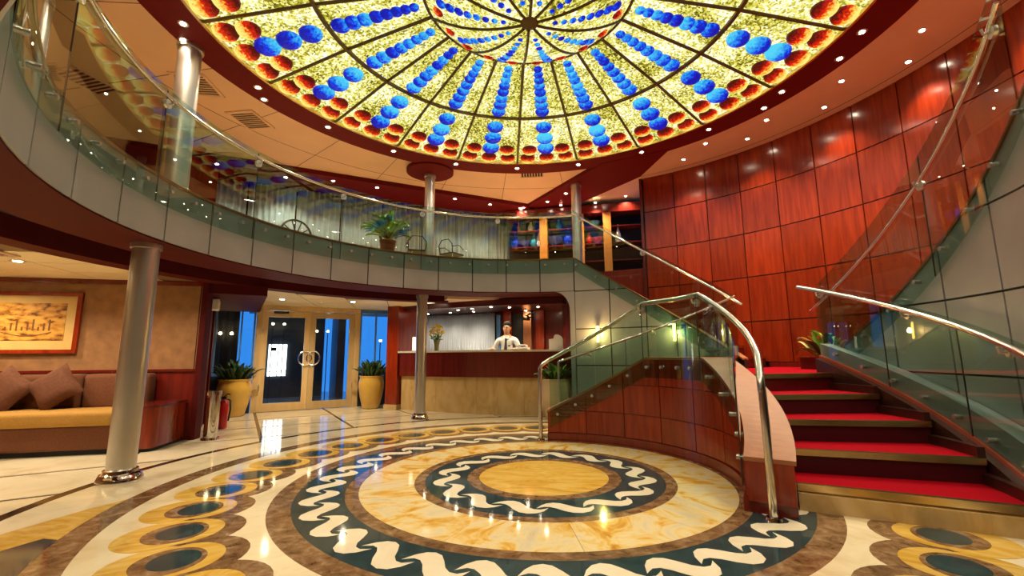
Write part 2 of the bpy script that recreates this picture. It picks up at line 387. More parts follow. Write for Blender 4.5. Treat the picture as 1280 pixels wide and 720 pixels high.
# ------------------------------------------------------------------ red panelled wall behind the stair
wr = struct(obj('wall_right', arc(5.14, 5.30, -60, 64.4, 0, 4.75, 50), joint_m))
ws = 6.80; rows = [(.98, 1.66), (1.66, 2.435), (2.435, 3.215), (3.215, 3.995), (3.995, 4.735)]
cache = {}
for k in range(-12, 5):
    a = 30.1+ws*k
    for i, (z0, z1) in enumerate(rows):
        aa1 = min(a+ws, 64.3)
        key = (i, round(aa1-a, 2))
        o = obj('veneer_panel', cache.get(key) or arc(5.10, 5.14, .09, aa1-a-.09, z0+.008, z1-.008, 4, (0, 0)), redwood, wr, 'x'); cache[key] = o.data
        o.location = (CX, 0, 0); o.rotation_euler.z = R_(a)
obj('wall_end', arc(5.08, 5.32, 64.3, 64.9, .9, 4.74, 1), redwood2, wr)
obj('skirting', arc(5.07, 5.10, 15, 41, .9, .98, 14), redwood2, wr)

# ------------------------------------------------------------------ metal clad walls under the upper flights
def z_slab(az):        # top edge of the stringer of the upper left flight
    return 1.384+(az-44.5)*.0425
def clad_wall(name, mir):
    f = (lambda a: mirror(a)) if mir else (lambda a: a)
    zt = (lambda a: z_slab(mirror(a))) if mir else z_slab
    root = struct(obj(name, arc(3.64, 3.70, f(36.5), f(79.2), 0, (lambda a: max(.93, min(zt(a), 2.84))), 24), joint_m))
    edges = [79.2-9.744*i for i in range(5)]
    zs = [0, .30, .935, 1.57, 2.245, 2.84]
    for i in range(4):
        a0, a1 = edges[i+1], edges[i]
        for z0, z1 in zip(zs, zs[1:]):
            hi = z_slab(a1)
            if z0 > hi-.03: continue
            # clip the panel under the sloping stringer
            lo_a = a0
            if z_slab(a0) < z0+.02: lo_a = 44.5+(z0+.02-1.384)/.0425
            if lo_a > a1-.4: continue
            top = lambda a, z1=z1: min(z1-.009, zt(a)-.004)
            b0, b1 = f(lo_a+.15), f(a1-.15)
            obj('metal_panel', arc(3.615, 3.64, b0, b1, z0+.009, top, 10), panel_m, root, 'x')
    return root
wl = clad_wall('wall_stair_left', False)
wq = clad_wall('wall_stair_right', True)
# rounded corner of the reception opening, cut from the cladding
poly = [(79.2, 2.245), (79.2, .0), (80.6, .0), (80.6, 1.90)]+[(80.6+4.2*(1-cos(t)), 1.90+.345*sin(t)) for t in [PI/2*i/8 for i in range(1, 9)]]
def curved_plate(poly, R0, R1):
    n = len(poly); V = [P(R0, a, z) for a, z in poly]+[P(R1, a, z) for a, z in poly]
    return V, [tuple(range(n)), tuple(range(2*n-1, n-1, -1))]+[(i, (i+1) % n, n+(i+1) % n, n+i) for i in range(n)]
obj('corner_panel', curved_plate(poly, 3.615, 3.64), panel_m, wl)
obj('corner_reveal', curved_plate([(a+.12*(a > 79.3), z-.012*(z > 2)) for a, z in poly], 3.645, 3.85), redwood2, wl)

# ------------------------------------------------------------------ staircase
stair = tag(empty('staircase', (0, 0, 0)), 'split curved staircase with red carpeted treads and brass nosings', 'staircase')
RI, RO = 2.10, 3.36
noses = [-23.4, -14.2, -4.8, 4.8, 14.5]
for side in (0, 1):
    f = mirror if side else (lambda a: a)
    for k in range(4):
        a0 = noses[k]; z0, z1 = .18*k, .18*(k+1)
        body = obj('step', arc(RI, RO, f(a0), f(14.45), z0 if k else -.005, z1-.012, 14), tan_m if k == 0 else riser_m, stair)
        obj('carpet', arc(RI, RO, f(a0+.5), f(noses[k+1]+.6), z1-.012, z1, 6), carpet, body)
        obj('nosing', arc(RI, RO, f(a0-.35), f(a0+.55), z1-.045, z1+.003, 2), brass, body)
        if k == 0: obj('plinth_strip', arc(RI, RO, f(a0-.9), f(a0), .0, .12, 2), tan_m, body)
        obj('skirting_block', arc(RO-.03, RO+.02, f(a0+.3), f(noses[k+1]+.3), z1, z1+.075, 4), darkwood, body)
land = obj('landing', arc(RI, 5.10, 14.5, 40.5, .0, .888, 14), maroon, stair)
obj('carpet', arc(RI, 5.09, 14.9, 40.1, .888, .90, 14), carpet, land)
for a in (14.5, 40.5): obj('nosing', arc(RI, 3.62, a-.4, a+.4, .855, .903, 2), brass, land)
for side in (0, 1):
    f = mirror if side else (lambda a: a)
    for k in range(1, 12):
        a = 79.2-3.75*(11-k); z1 = .9+.17727*k
        body = obj('step', arc(3.72, 5.09, f(a), f(79.9), z1-.17727-(.12 if k > 1 else 0), z1-.012, 8), redwood2, stair)
        obj('carpet', arc(3.74, 5.08, f(a+.2), f(min(a+4.0, 79.9)), z1-.012, z1, 3), carpet, body)
        obj('nosing', arc(3.72, 5.09, f(a-.15), f(a+.25), z1-.04, z1+.003, 2), brass, body)
    # stringer carrying the glass of the upper flight
    zt = (lambda a: z_slab(mirror(a))) if side else z_slab
    obj('stringer', arc(3.60, 3.74, f(36.5), f(79.2), lambda a: max(.6, zt(a)-.012), lambda a: zt(a)+.014, 24), salmon_w, stair)
# outer kerb of the lower flights
def zr(a): return .333+(a+16.3)*.0226
def zk(a): return .526+(a+17.1)*.0203
for side in (0, 1):
    f = mirror if side else (lambda a: a)
    g = (lambda a: mirror(a)) if side else (lambda a: a)
    ke = -24 if side else -33
    obj('kerb', arc(3.47, 3.61, f(ke), f(17.5), lambda a: max(.02, zr(g(a))), lambda a: max(.10, zk(g(a))), 26), panel_m, stair)
    obj('kerb_strip', arc(3.44, 3.61, f(ke), f(17.5), lambda a: max(.0, zr(g(a))-.035), lambda a: max(.02, zr(g(a))), 26), strip_red, stair)
    obj('string_board', arc(3.38, 3.61, f(max(ke, -30)), f(17.5), -.003, lambda a: max(.0, zr(g(a))-.035), 26), darkwood, stair)
# inner curved parapet
RP0, RP1 = 1.79, 2.09
def zp(a):
    d = abs(a-27.5)
    if d < 14.7: return 1.085
    return max(.06, 1.085-(d-14.7)*.0161-.0*d)
par = obj('parapet', arc(RP0, RP1, -30.5, 85.5, -.003, lambda a: zp(a)-.03, 60), redwood2, stair)
obj('parapet_cap', arc(RP0-.012, RP1+.015, -30.8, 85.8, lambda a: zp(a)-.03, zp, 60), salmon_w, par)
obj('plinth', arc(RP0-.035, RP0, -30.6, 85.6, -.002, .10, 60), redwood2, par)
obj('end_panel', arc(RP0, RP1, -30.9, -30.5, .08, zp(-30.5)-.035, 1), redwood, par)
seams = [-30.4+16.54*i for i in range(8)]
for i in range(7):
    for z0, z1 in ((.105, .385), (.395, .74), (.75, 1.08)):
        b0, b1 = seams[i]+.2, seams[i+1]-.2
        if max(zp(b0), zp(b1)) < z0+.06: continue
        # clip ends where the parapet is lower than this row
        while zp(b0) < z0+.04 and b0 < b1: b0 += .5
        while zp(b1) < z0+.04 and b1 > b0: b1 -= .5
        if b1-b0 < 1: continue
        obj('veneer_panel', arc(RP0-.014, RP0, b0, b1, z0, lambda a, z1=z1: min(z1, zp(a)-.034), 8), redwood, par, 'x')

# ------------------------------------------------------------------ railings
def glass_run(root, R, cuts, zb, zt, th=.010, gap=.10, n=6):
    for a, b in zip(cuts, cuts[1:]):
        s = 1 if b > a else -1
        obj('glass_panel', arc(R-th/2, R+th/2, a+s*gap, b-s*gap, zb, zt, n), glass_g, root, 'x')
def bolts(root, R, azs, z, r=.019, l=.06):
    me = None
    for a in azs:
        o = obj('bolt', disc_dir((-.012, 0, 0), (1, 0, 0), r, l, 12) if me is None else me, bolt_m, root, 'x'); me = o.data
        o.location = P(R, a, z(a) if callable(z) else z); o.rotation_euler.z = R_(a)
def clamps(root, R, azs, z, r=.045):
    me = None
    for a in azs:
        o = obj('clamp', join(disc_dir((0, 0, 0), (1, 0, 0), r, .026, 18), tube([(-.01, 0, 0), (-.05, 0, .0), (-.06, 0, .04)], .009, 8)) if me is None else me, satin, root, 'x'); me = o.data
        o.location = P(R, a, z(a) if callable(z) else z); o.rotation_euler.z = R_(a)
def posts(root, R, azs, z0, z1, r=.010):
    for a in azs: obj('joint_rod', tube([P(R, a, z0(a) if callable(z0) else z0), P(R, a, z1(a) if callable(z1) else z1)], r*.55, 8), black_p, root)

br = tag(empty('balcony_railing'), 'curved glass balcony railing with steel handrail and round clamps', 'railing')
cuts = [79.0+22.2*i for i in range(12)]
glass_run(br, 3.575, cuts, 2.575, 3.72, n=10)
obj('handrail', tube([P(3.55, 79+.0+i*2.0, 3.63) for i in range(0, 124)], .017, 12), steel, br, True)
bolts(br, 3.585, [79+2.8+5.55*i for i in range(44)], 2.735)
clamps(br, 3.565, cuts[1:-1], 3.56); posts(br, 3.575, cuts[1:-1], 2.58, 3.70)

def upper_rail(name, mir, label, off):
    f = mirror if mir else (lambda a: a)
    g = (lambda a: mirror(a)) if mir else (lambda a: a)
    root = tag(empty(name), label, 'railing')
    zb = lambda a: z_slab(g(a))-.24; zt = lambda a: z_slab(g(a))+.885
    cu = [f(36.8), f(59.6), f(79.0)]
    glass_run(root, 3.575, cu, zb, zt, n=10)
    zh = lambda a: z_slab(g(a))+off
    obj('handrail', tube([P(3.55, f(35.2+i*1.0), z_slab(35.2+i)+off) for i in range(0, 45)], .017, 12), steel, root, True)
    bolts(root, 3.585, [f(39.5+5.55*i) for i in range(8)], lambda a: z_slab(g(a))-.11)
    clamps(root, 3.565, [f(59.6), f(77.0)], lambda a: zh(a)-.04); posts(root, 3.575, [f(59.6)], zb, zt)
    return root
upper_rail('stair_railing', False, 'glass railing of the upper stair flight climbing left to the balcony', .82)
upper_rail('stair_railing', True, 'glass railing of the upper stair flight climbing at the right edge', .64)

def outer_rail(name, mir, label):
    f = mirror if mir else (lambda a: a)
    g = (lambda a: mirror(a)) if mir else (lambda a: a)
    root = tag(empty(name), label, 'railing')
    zh = lambda a: 1.095+(g(a)+24)*.0186
    en = -29 if mir else -33
    cu = [f(17.3), f(4.0), f(-10.0), f(-24.0), f(en)]
    glass_run(root, 3.45, cu, lambda a: zr(g(a))+.012, lambda a: zh(a)+.03, n=8)
    obj('handrail', tube([P(3.39, f(20-i), zh(f(20-i))) for i in range(0, 50 if mir else 54)], .024 if not mir else .018, 12), steel, root, True)
    bolts(root, 3.45, [f(14-5.5*i) for i in range(7 if mir else 8)], lambda a: zr(g(a))+.085, l=.05)
    clamps(root, 3.42, [f(15.5), f(-2), f(-20)], lambda a: zh(a)-.055, r=.03)
    posts(root, 3.45, cu[1:4], lambda a: zr(g(a)), lambda a: zh(a))
    obj('post', tube([P(3.39, f(en), 0), P(3.39, f(en), zh(f(en)))], .018, 12), satin, root, True)
    return root
outer_rail('stair_railing', False, 'outer railing of the lower right stair flight, thick steel tube over glass')
outer_rail('stair_railing', True, 'outer railing of the lower left stair flight in front of metal cladding')

ir = tag(empty('parapet_railing'), 'steel and glass railing bolted to the curved red parapet', 'railing')
def zi(a):
    d = abs(a-27.5)
    return 1.745 if d < 14.5 else 1.745-(d-14.5)*.0163
cu = [84.5, 64, 42, 13, -9, -29.5]
glass_run(ir, 1.755, cu, lambda a: zp(a)-.24, lambda a: zi(a)+.02, n=10)
path = [P(1.80, 88.6, 0), P(1.80, 88.6, .60), P(1.80, 88.6, .93), P(1.80, 88.0, .975), P(1.80, 87, 1.0)]
path += [P(1.79, a, zi(a)) for a in range(85, 41, -2)]+[P(1.79+max(0, (10-a))*.0035, a, zi(a)) for a in range(41, -29, -2)]
path += [P(1.93, -30, .99), P(1.935, -31.6, .965), P(1.94, -32.6, .92), P(1.945, -33.0, .84), P(1.95, -33.2, .6), P(1.95, -33.2, 0)]
obj('handrail', tube(path, .027, 14), steel, ir, True)
for a, r in ((88.6, 1.80), (-33.2, 1.95)): obj('base_flange', lathe([(.028, 0), (.055, 0), (.05, .018), (.03, .022)], 20, P(r, a, .001)), chrome, ir, True)
bolts(ir, 1.757, [81, 73, 65.5, 57.5, 49, 40, 33, 25, 18, 8, -1, -10, -18, -26], lambda a: zp(a)-.115, l=.06)
clamps(ir, 1.765, [42, 13], lambda a: zi(a)-.09, r=.042)
posts(ir, 1.755, [13, 42, -29.4], lambda a: zp(a)-.24, lambda a: zi(a))

# ------------------------------------------------------------------ stained glass dome
dome = tag(empty('stained_glass_dome'), 'large round stained glass dome with amber panels and red and blue cabochons', 'glass dome')
ro, zo, rm, zm, ri, zi_ = 3.512, 4.70, 2.351, 4.93, 1.177, 5.10
def cone_arc(r0, z0, r1, z1, a0, a1, th, n=6):
    V, F = [], []
    for i in range(n+1):
        a = R_(a0+(a1-a0)*i/n)
        for r, z in ((r0, z0), (r1, z1), (r1, z1+th), (r0, z0+th)): V.append((r*cos(a), r*sin(a), z))
    for i in range(n):
        for j in range(4): F.append((i*4+j, i*4+(j+1) % 4, i*4+4+(j+1) % 4, i*4+4+j))
    F += [(0, 1, 2, 3), (n*4+3, n*4+2, n*4+1, n*4)]
    return V, F
def cabochon(r, sy=1.0):
    prof = [(r, 0), (r*.92, -.2*r), (r*.7, -.36*r), (r*.38, -.45*r), (.001, -.48*r)]
    return lathe(prof[::-1], 18)
pan_o = pan_i = rib = None; cab = {}
def put_cab(nm, mat, r, rad, da, az, root, zfun, tilt):
    key = (nm, round(r, 4))
    o = obj(nm, cab.get(key) or cabochon(r), mat, root, 'all'); cab[key] = o.data
    a = R_(az+da); o.location = (rad*cos(a), rad*sin(a), zfun(rad)-.004)
    o.rotation_euler = (0, tilt, a)
def zf(r): return zo+(zm-zo)*(ro-r)/(ro-rm) if r > rm else zm+(zi_-zm)*(rm-r)/(rm-ri)
t_o = math.atan2(zm-zo, ro-rm); t_i = math.atan2(zi_-zm, rm-ri)
for k in range(20):
    az = 5.2+18*k
    o = obj('amber_panel', pan_o or cone_arc(ro+.03, zo-.006, rm, zm, .2, 17.8, .02), st_base, dome); pan_o = o.data; o.location = (CX, 0, 0); o.rotation_euler.z = R_(az)
    o = obj('amber_panel', pan_i or cone_arc(rm, zm, ri-.02, zi_+.003, .2, 17.8, .02), st_base, dome); pan_i = o.data; o.location = (CX, 0, 0); o.rotation_euler.z = R_(az)
    o = obj('rib', rib or tube([(ro+.02, 0, zo-.01), (rm, 0, zm-.01), (ri, 0, zi_-.01)], .021, 6), came, dome); rib = o.data; o.location = (CX, 0, 0); o.rotation_euler.z = R_(az)
domeC = empty('cabochons', (CX, 0, 0)); domeC.parent = dome
for k in range(20):
    az = 5.2+18*k+9
    for da, rad, r in ((-5.9, 3.39, .138), (-5.3, 3.16, .134), (0, 3.38, .138), (5.9, 3.39, .138), (5.3, 3.16, .134)):
        put_cab('red_cabochon', st_red, r, rad, da, az, domeC, zf, t_o)
    for rad, r in ((3.12, .15), (2.85, .145), (2.58, .135)):
        put_cab('blue_cabochon', st_blue, r, rad, 0, az, domeC, zf, t_o)
    for i in range(8):
        rad = 2.21-i*.158+.0045*i*i; put_cab('blue_cabochon', st_blue, round(.112-i*.0072, 4), rad, 0, az, domeC, zf, t_i)
obj('ring_came', ring(rm-.022, rm+.022, zm-.03, zm+.01, 120), came, dome)
obj('rim_came', ring(ri-.02, ri+.015, zi_-.035, zi_+.01, 96), came, dome)
# hanging glass bowl in the middle
bowl = empty('centre_bowl', (CX, 0, 0)); bowl.parent = dome
def zb_(r): return 4.72+(zi_-.02-4.72)*(r/ri)**2.3
prof = [i/12*ri for i in range(0, 13)]
bs = None; rb = None
for k in range(10):
    az = 23.2+36*k
    V, F = [], []
    n = 8
    for j in range(n+1):
        a = R_(.3+35.4*j/n)
        for r in prof[1:]: V.append((r*cos(a), r*sin(a), zb_(r)))
        for r in prof[1:]: V.append((r*cos(a), r*sin(a), zb_(r)+.012))
    m = len(prof)-1
    for j in range(n):
        for i in range(m-1):
            for off, rev in ((0, 0), (m, 1)):
                q = (j*2*m+off+i, j*2*m+off+i+1, (j+1)*2*m+off+i+1, (j+1)*2*m+off+i); F.append(q[::-1] if rev else q)
    o = obj('bowl_panel', bs or (V, F), st_base, bowl, 'all'); bs = o.data; o.rotation_euler.z = R_(az)
    o = obj('bowl_rib', rb or tube([(r, 0, zb_(r)-.006) for r in prof[1:]], .017, 6), came, bowl); rb = o.data; o.rotation_euler.z = R_(az)
    for i in range(8):
        rad = .97-i*.098; r = .064-i*.0048
        key = ('bb', i); a = R_(az+18)
        o = obj('blue_cabochon', cab.get(key) or cabochon(r), st_blue, bowl, 'all'); cab[key] = o.data
        o.location = (rad*cos(a), rad*sin(a), zb_(rad)-.004); o.rotation_euler = (0, math.atan((zb_(rad+.01)-zb_(rad))/-.01), a)
    for da in (-9, 9):
        rad = 1.04; a = R_(az+18+da); key = ('rr',)
        o = obj('red_cabochon', cab.get(key) or cabochon(.07), st_red, bowl, 'all'); cab[key] = o.data
        o.location = (rad*cos(a), rad*sin(a), zb_(rad)-.004); o.rotation_euler = (0, math.atan((zb_(rad+.01)-zb_(rad))/-.01), a)
obj('hub', lathe([(.001, 4.695), (.06, 4.70), (.10, 4.715), (.10, 4.74), (.001, 4.74)], 24), came, bowl, True)

# downlights round the dome
lab = 'small halogen downlight in the maroon ring around the dome'
for k in range(20): downlight(P(3.72, 5.2+18*k, 4.664), lab, 'downlights in the dome ring', SPOT, .036)
for a, r in ((163.5, 3.88), (181.5, 3.90), (12, 3.84), (29, 3.86)): downlight(P(r, a, 4.664), lab, 'downlights in the dome ring', SPOT, .036)
lab = 'downlight in the salmon ceiling band above the red wall'
for k, (a, r) in enumerate(((60.5, 4.30), (53, 4.64), (46, 4.28), (39.2, 4.68), (32.8, 4.34), (25.2, 4.78), (18.4, 4.38), (12.2, 4.84), (5.8, 4.46), (-2, 4.84), (-10, 4.5), (-20, 4.84))):
    downlight(P(r, a, 4.729), lab, 'downlights above the red wall', SPOT*(1.0 if k % 2 else .45), .034, 95)

# ------------------------------------------------------------------ columns
def column(xy, z0, z1, r, label, group=None, cap=True):
    o = empty('column', (xy[0], xy[1], z0))
    obj('shaft', lathe([(r, 0), (r, z1-z0)], 32), satin, o, True)
    obj('base', lathe([(r*1.02, .0), (r*1.55, .0), (r*1.58, .03), (r*1.45, .055), (r*1.38, .075), (r*1.22, .085), (r*1.18, .11), (r*1.02, .12)], 32), chrome, o, True)
    if cap: obj('collar', lathe([(r*1.02, z1-z0-.05), (r*1.15, z1-z0-.05), (r*1.15, z1-z0-.002), (r*1.02, z1-z0-.002)], 32), satin, o, True)
    return tag(o, label, 'column', group)
column((-3.90, -.33), 0, 2.24, .112, 'thick grey steel column with chrome foot beside the sofa')
column((-2.20, 3.72), 0, 2.24, .098, 'slim steel column with chrome foot before the reception desk')
column((-3.98, .02), 2.85, 4.665, .115, 'upper steel column behind the balcony glass at far left')
column((-2.12, 3.80), 2.85, 4.622, .098, 'upper steel column rising to the round maroon boss')
column((.78, 4.62), 2.85, 4.657, .10, 'upper steel column at the head of the stair')
column((-5.25, 1.25), 2.85, 4.73, .12, 'upper column farther back, seen through balcony glass')
obj('column_boss', lathe([(.001, 4.625), (.42, 4.625), (.45, 4.64), (.45, 4.70), (.001, 4.70)], 32, (-2.10, 3.72, 0)), ring_red, upc, True)

# ceiling air grilles
def grille(loc, rz, w, d, label, n=9, cat='air vent'):
    o = empty('air_grille', loc, rz)
    obj('duct', box(-w/2, w/2, -d/2, d/2, -.003, .001), joint_m, o)
    for sx in (-1, 1): obj('frame_bar', box(sx*w/2-.02, sx*w/2+.02, -d/2-.02, d/2+.02, -.016, .0), ceil_up, o)
    for sy in (-1, 1): obj('frame_bar', box(-w/2, w/2, sy*d/2-.02, sy*d/2+.02, -.016, .0), ceil_up, o)
    for i in range(n):
        x = -w/2+.03+(w-.06)*i/(n-1); obj('slat', box(x-.008, x+.008, -d/2, d/2, -.014, -.002), ceil_up, o)
    return tag(o, label, cat)
grille((-4.53, .80, 4.728), R_(100), .50, .40, 'square air grille in the salmon ceiling nearest the left column')
grille((-4.40, 1.72, 4.728), R_(88), .50, .40, 'second square air grille, between first grille and back curtain')
grille((-5.9, .62, 4.728), R_(80), .55, .4, 'air grille seen through the balcony glass at far left')
grille((-.13, 4.15, 4.728), R_(0), .5, .3, 'small air grille near the beam beyond the dome')
o = grille((-5.75, -.35, 2.200), R_(17), .6, .2, 'slotted air grille in the cream ceiling over the sofa', 12)

# rear bulkhead lights
lab = 'downlight under the maroon bulkhead over the upper lounge'
for x, y, z in ((-4.15, 3.95, 4.64), (-3.40, 4.38, 4.64), (-1.9, 5.2, 4.64), (-1.15, 5.65, 4.64), (-.45, 6.0, 4.64), (.20, 5.62, 4.657), (.60, 5.12, 4.657), (-5.0, 3.7, 4.64), (-5.9, 3.0, 4.64)):
    downlight((x, y, z-.001), lab, 'downlights under the rear bulkhead', SPOT*.6, .034, 120)
for x, y in ((1.45, 5.2), (2.0, 5.6)): downlight((x, y, 4.729), 'downlight over the shop corner beside the red wall', 'shop downlights', SPOT*.6, .03)
# lower ceiling lights
lab = 'round recessed downlight in the cream tiled ceiling'
for x, y in ((-5.82, .10), (-4.85, .62), (-4.9, 3.7), (-3.75, 4.25), (-5.6, 2.3), (-6.9, .35), (-5.6, -1.6), (-6.2, -3.2), (-4.3, -4.2), (-2.2, -5.2), (.4, -5.6), (2.8, -5.0)):
    downlight((x, y, 2.202), lab, 'downlights in the lower ceiling', SPOT*1.0, .05, 150)

# ================================================================== left bay: papered wall, sofa, picture
wp = struct(obj('wall_left', box(-2.75, 1.27, 0, .12, 0, 2.21), wallpaper)); place(wp, SA, SE)
obj('cornice', box(-2.75, 1.30, -.04, 0, 2.14, 2.205), redwood2, wp)
for i in range(4): obj('wainscot_panel', box(-2.75+i*1.005+.01, -2.75+(i+1)*1.005-.01, -.02, 0, 0, .93), redwood2, wp)
obj('dado_rail', box(-2.75, 1.29, -.045, 0, .93, .965), redwood2, wp)
obj('corner_post', box(1.27, 1.34, -.05, .14, 0, 2.2), soffit_red, wp)
# return towards the doors
RA = (-4.83, 1.74); RB = (-6.50, 4.125); L = math.hypot(RB[0]-RA[0], RB[1]-RA[1]); RE = ((RB[0]-RA[0])/L, (RB[1]-RA[1])/L)
wr2 = struct(obj('wall_return', box(0, L, -.0, .10, 0, 2.21), plain('dark panelling', (.06, .008, .005), .6, spec=.15))); place(wr2, RA, RE)
obj('casing', box(.35, .50, -.03, 0, 0, 2.2), darkwood, wr2)
obj('casing', box(1.6, 1.9, -.03, 0, 0, 2.2), soffit_red, wr2)
obj('soffit_box', box(-.02, L, -.75, .0, 2.05, 2.2), soffit_red, wr2)

def sofa():
    s = tag(empty('sofa'), 'long mustard sofa with rust brown back along the papered wall', 'sofa')
    place(s, SA, SE)
    x0, x1 = -2.2, .84
    obj('plinth', box(x0, x1, -.78, -.03, .0, .06), joint_m, s)
    obj('base', bevel_box(x0, x1, -.84, -.03, .06, .34, .03), sofa_brown, s, True)
    for i in range(2):
        a = x1-(i+1)*1.52; obj('seat_cushion', bevel_box(a+.005, a+1.515, -.88, -.24, .33, .50, .05), sofa_tan, s, True)
    for i in range(4):
        a = x1-(i+1)*.76; obj('back_cushion', bevel_box(a+.01, a+.75, -.27, -.05, .47, .92, .06), sofa_brown, s, True)
    return s
sofa()
def pillow(x, z, rot, label, lean=-.28):
    o = empty('throw_pillow'); place(o, SA, SE)
    V, F = [], []; n = 10
    for s in (1, -1):
        for i in range(n+1):
            for j in range(n+1):
                u, v = i/n*2-1, j/n*2-1
                w = (1-u**4)*(1-v**4); p_ = 1-.10*(1-abs(u))*(abs(v)**3)-.10*(1-abs(v))*(abs(u)**3)
                V.append((u*.23*p_, s*.10*w**.6, v*.23*p_))
    for s in (0, 1):
        for i in range(n):
            for j in range(n):
                k = s*(n+1)**2+i*(n+1)+j; q = (k, k+n+1, k+n+2, k+1); F.append(q if s else q[::-1])
    c = obj('cushion', (V, F), pillow_m, o, 'all')
    c.matrix_local = Matrix.Translation((x, -.40, z)) @ Matrix.Rotation(lean, 4, 'X') @ Matrix.Rotation(rot, 4, 'Y')
    return tag(o, label, 'pillow')
pillow(-.62, .74, R_(38), 'rust throw pillow on the sofa, the one under the picture corner')
pillow(-.12, .76, R_(52), 'rust throw pillow on the sofa, the one beside the steel column')
sc = tag(empty('side_cabinet'), 'glossy red wood cabinet at the end of the sofa', 'cabinet'); place(sc, SA, SE)
def rbox(x0, x1, y0, y1, z0, z1, r, n=6):
    poly = [(x0, y0), ]+[(x1-r+r*sin(t), y0+r-r*cos(t)) for t in [PI/2*i/n for i in range(n+1)]]+[(x1, y1), (x0, y1)]
    return prism(poly, z0, z1)
obj('body', rbox(.87, 1.20, -.82, -.05, .04, .52, .12), redwood, sc)
obj('top', rbox(.86, 1.215, -.84, -.05, .52, .55, .12), redwood2, sc)
obj('kick', rbox(.88, 1.18, -.78, -.06, .0, .04, .10), joint_m, sc)
pic = tag(empty('framed_picture'), 'gilt matted picture of a boat scene in a red wood frame', 'picture'); place(pic, SA, SE)
px0, px1, pz0, pz1 = -1.45, -.17, 1.19, 2.01
for a, b, c, d in ((px0, px1, pz1-.05, pz1), (px0, px1, pz0, pz0+.05)): obj('frame_bar', box(a, b, -.05, -.006, c, d), redwood, pic)
for a, b in ((px0, px0+.05), (px1-.05, px1)): obj('frame_bar', box(a, b, -.05, -.006, pz0+.05, pz1-.05), redwood, pic)
obj('mat_board', box(px0+.05, px1-.05, -.022, -.006, pz0+.05, pz1-.05), gold_f, pic)
pm, nt, b = nodes_of('gilt boat print')
n1 = N(nt, 'ShaderNodeTexNoise', Scale=9.0, Detail=6.0); v = coords(nt, (1, 1, 2.2)); nt.links.new(v, n1.inputs['Vector'])
r = ramp(nt, n1.outputs[0], [(.34, (.12, .04, .008)), (.44, (.45, .20, .03)), (.56, (.62, .33, .06)), (.8, (.66, .38, .09))]); nt.links.new(r.outputs[0], b.inputs['Base Color']); b.inputs['Roughness'].default_value = .35
pr = obj('print', box(px0+.17, px1-.17, -.026, -.022, pz0+.17, pz1-.15), pm, pic)
ink = plain('sepia ink', (.16, .055, .012), .5)
# the drawn scene: hull line, waterline and scattered figures
hull = []
for i in range(13):
    t = i/12; hull.append((px0+.42+t*.55, 1.47-.05*sin(PI*t)))
for i in range(12): obj('drawing', tube([(hull[i][0], -.028, hull[i][1]), (hull[i+1][0], -.028, hull[i+1][1])], .005, 5), ink, pr)
for i in range(9):
    x = px0+.45+i*.06; obj('drawing', box(x, x+.02, -.028, -.0262, 1.49, 1.49+.05+.05*((i*7) % 3)), ink, pr)
# bollard, extinguisher, exit sign
bo = tag(empty('chrome_bin', (-4.60, 1.72, 0)), 'tall polished chrome ash bin at the end of the papered wall', 'bin')
obj('body', lathe([(.085, .02), (.085, .60)], 28), chrome, bo, True); obj('foot', lathe([(.08, 0), (.115, 0), (.11, .025), (.085, .03)], 28), chrome, bo, True)
obj('rim', lathe([(.07, .60), (.10, .60), (.10, .66), (.07, .66)], 28), chrome, bo, True)
fe = tag(empty('fire_extinguisher', (-5.10, 2.62, 0)), 'red fire extinguisher standing behind the chrome bin', 'extinguisher')
obj('cylinder', lathe([(.01, .0), (.07, .0), (.075, .02), (.075, .36), (.055, .42), (.025, .44), (.025, .46)], 24), red_paint, fe, True)
obj('valve', bevel_box(-.03, .05, -.018, .018, .46, .50, .006), black_p, fe); obj('handle', tube([(.0, 0, .49), (.06, 0, .54), (.10, 0, .53)], .01, 8), black_p, fe, True)
obj('hose', tube([(.04, 0, .47), (.11, 0, .44), (.125, 0, .30), (.10, 0, .12)], .013, 8), black_p, fe, True)
es = tag(empty('wall_speaker'), 'small pale wall unit high on the panelling near the doors', 'wall unit'); place(es, RA, RE)
obj('housing', bevel_box(.52, .80, -.12, -.005, 1.86, 2.03, .02), white_m, es, True)
obj('front', box(.55, .77, -.124, -.119, 1.885, 2.005), plain('pale grey mesh', (.5, .48, .46), .6, var=.4, scale=60), es)

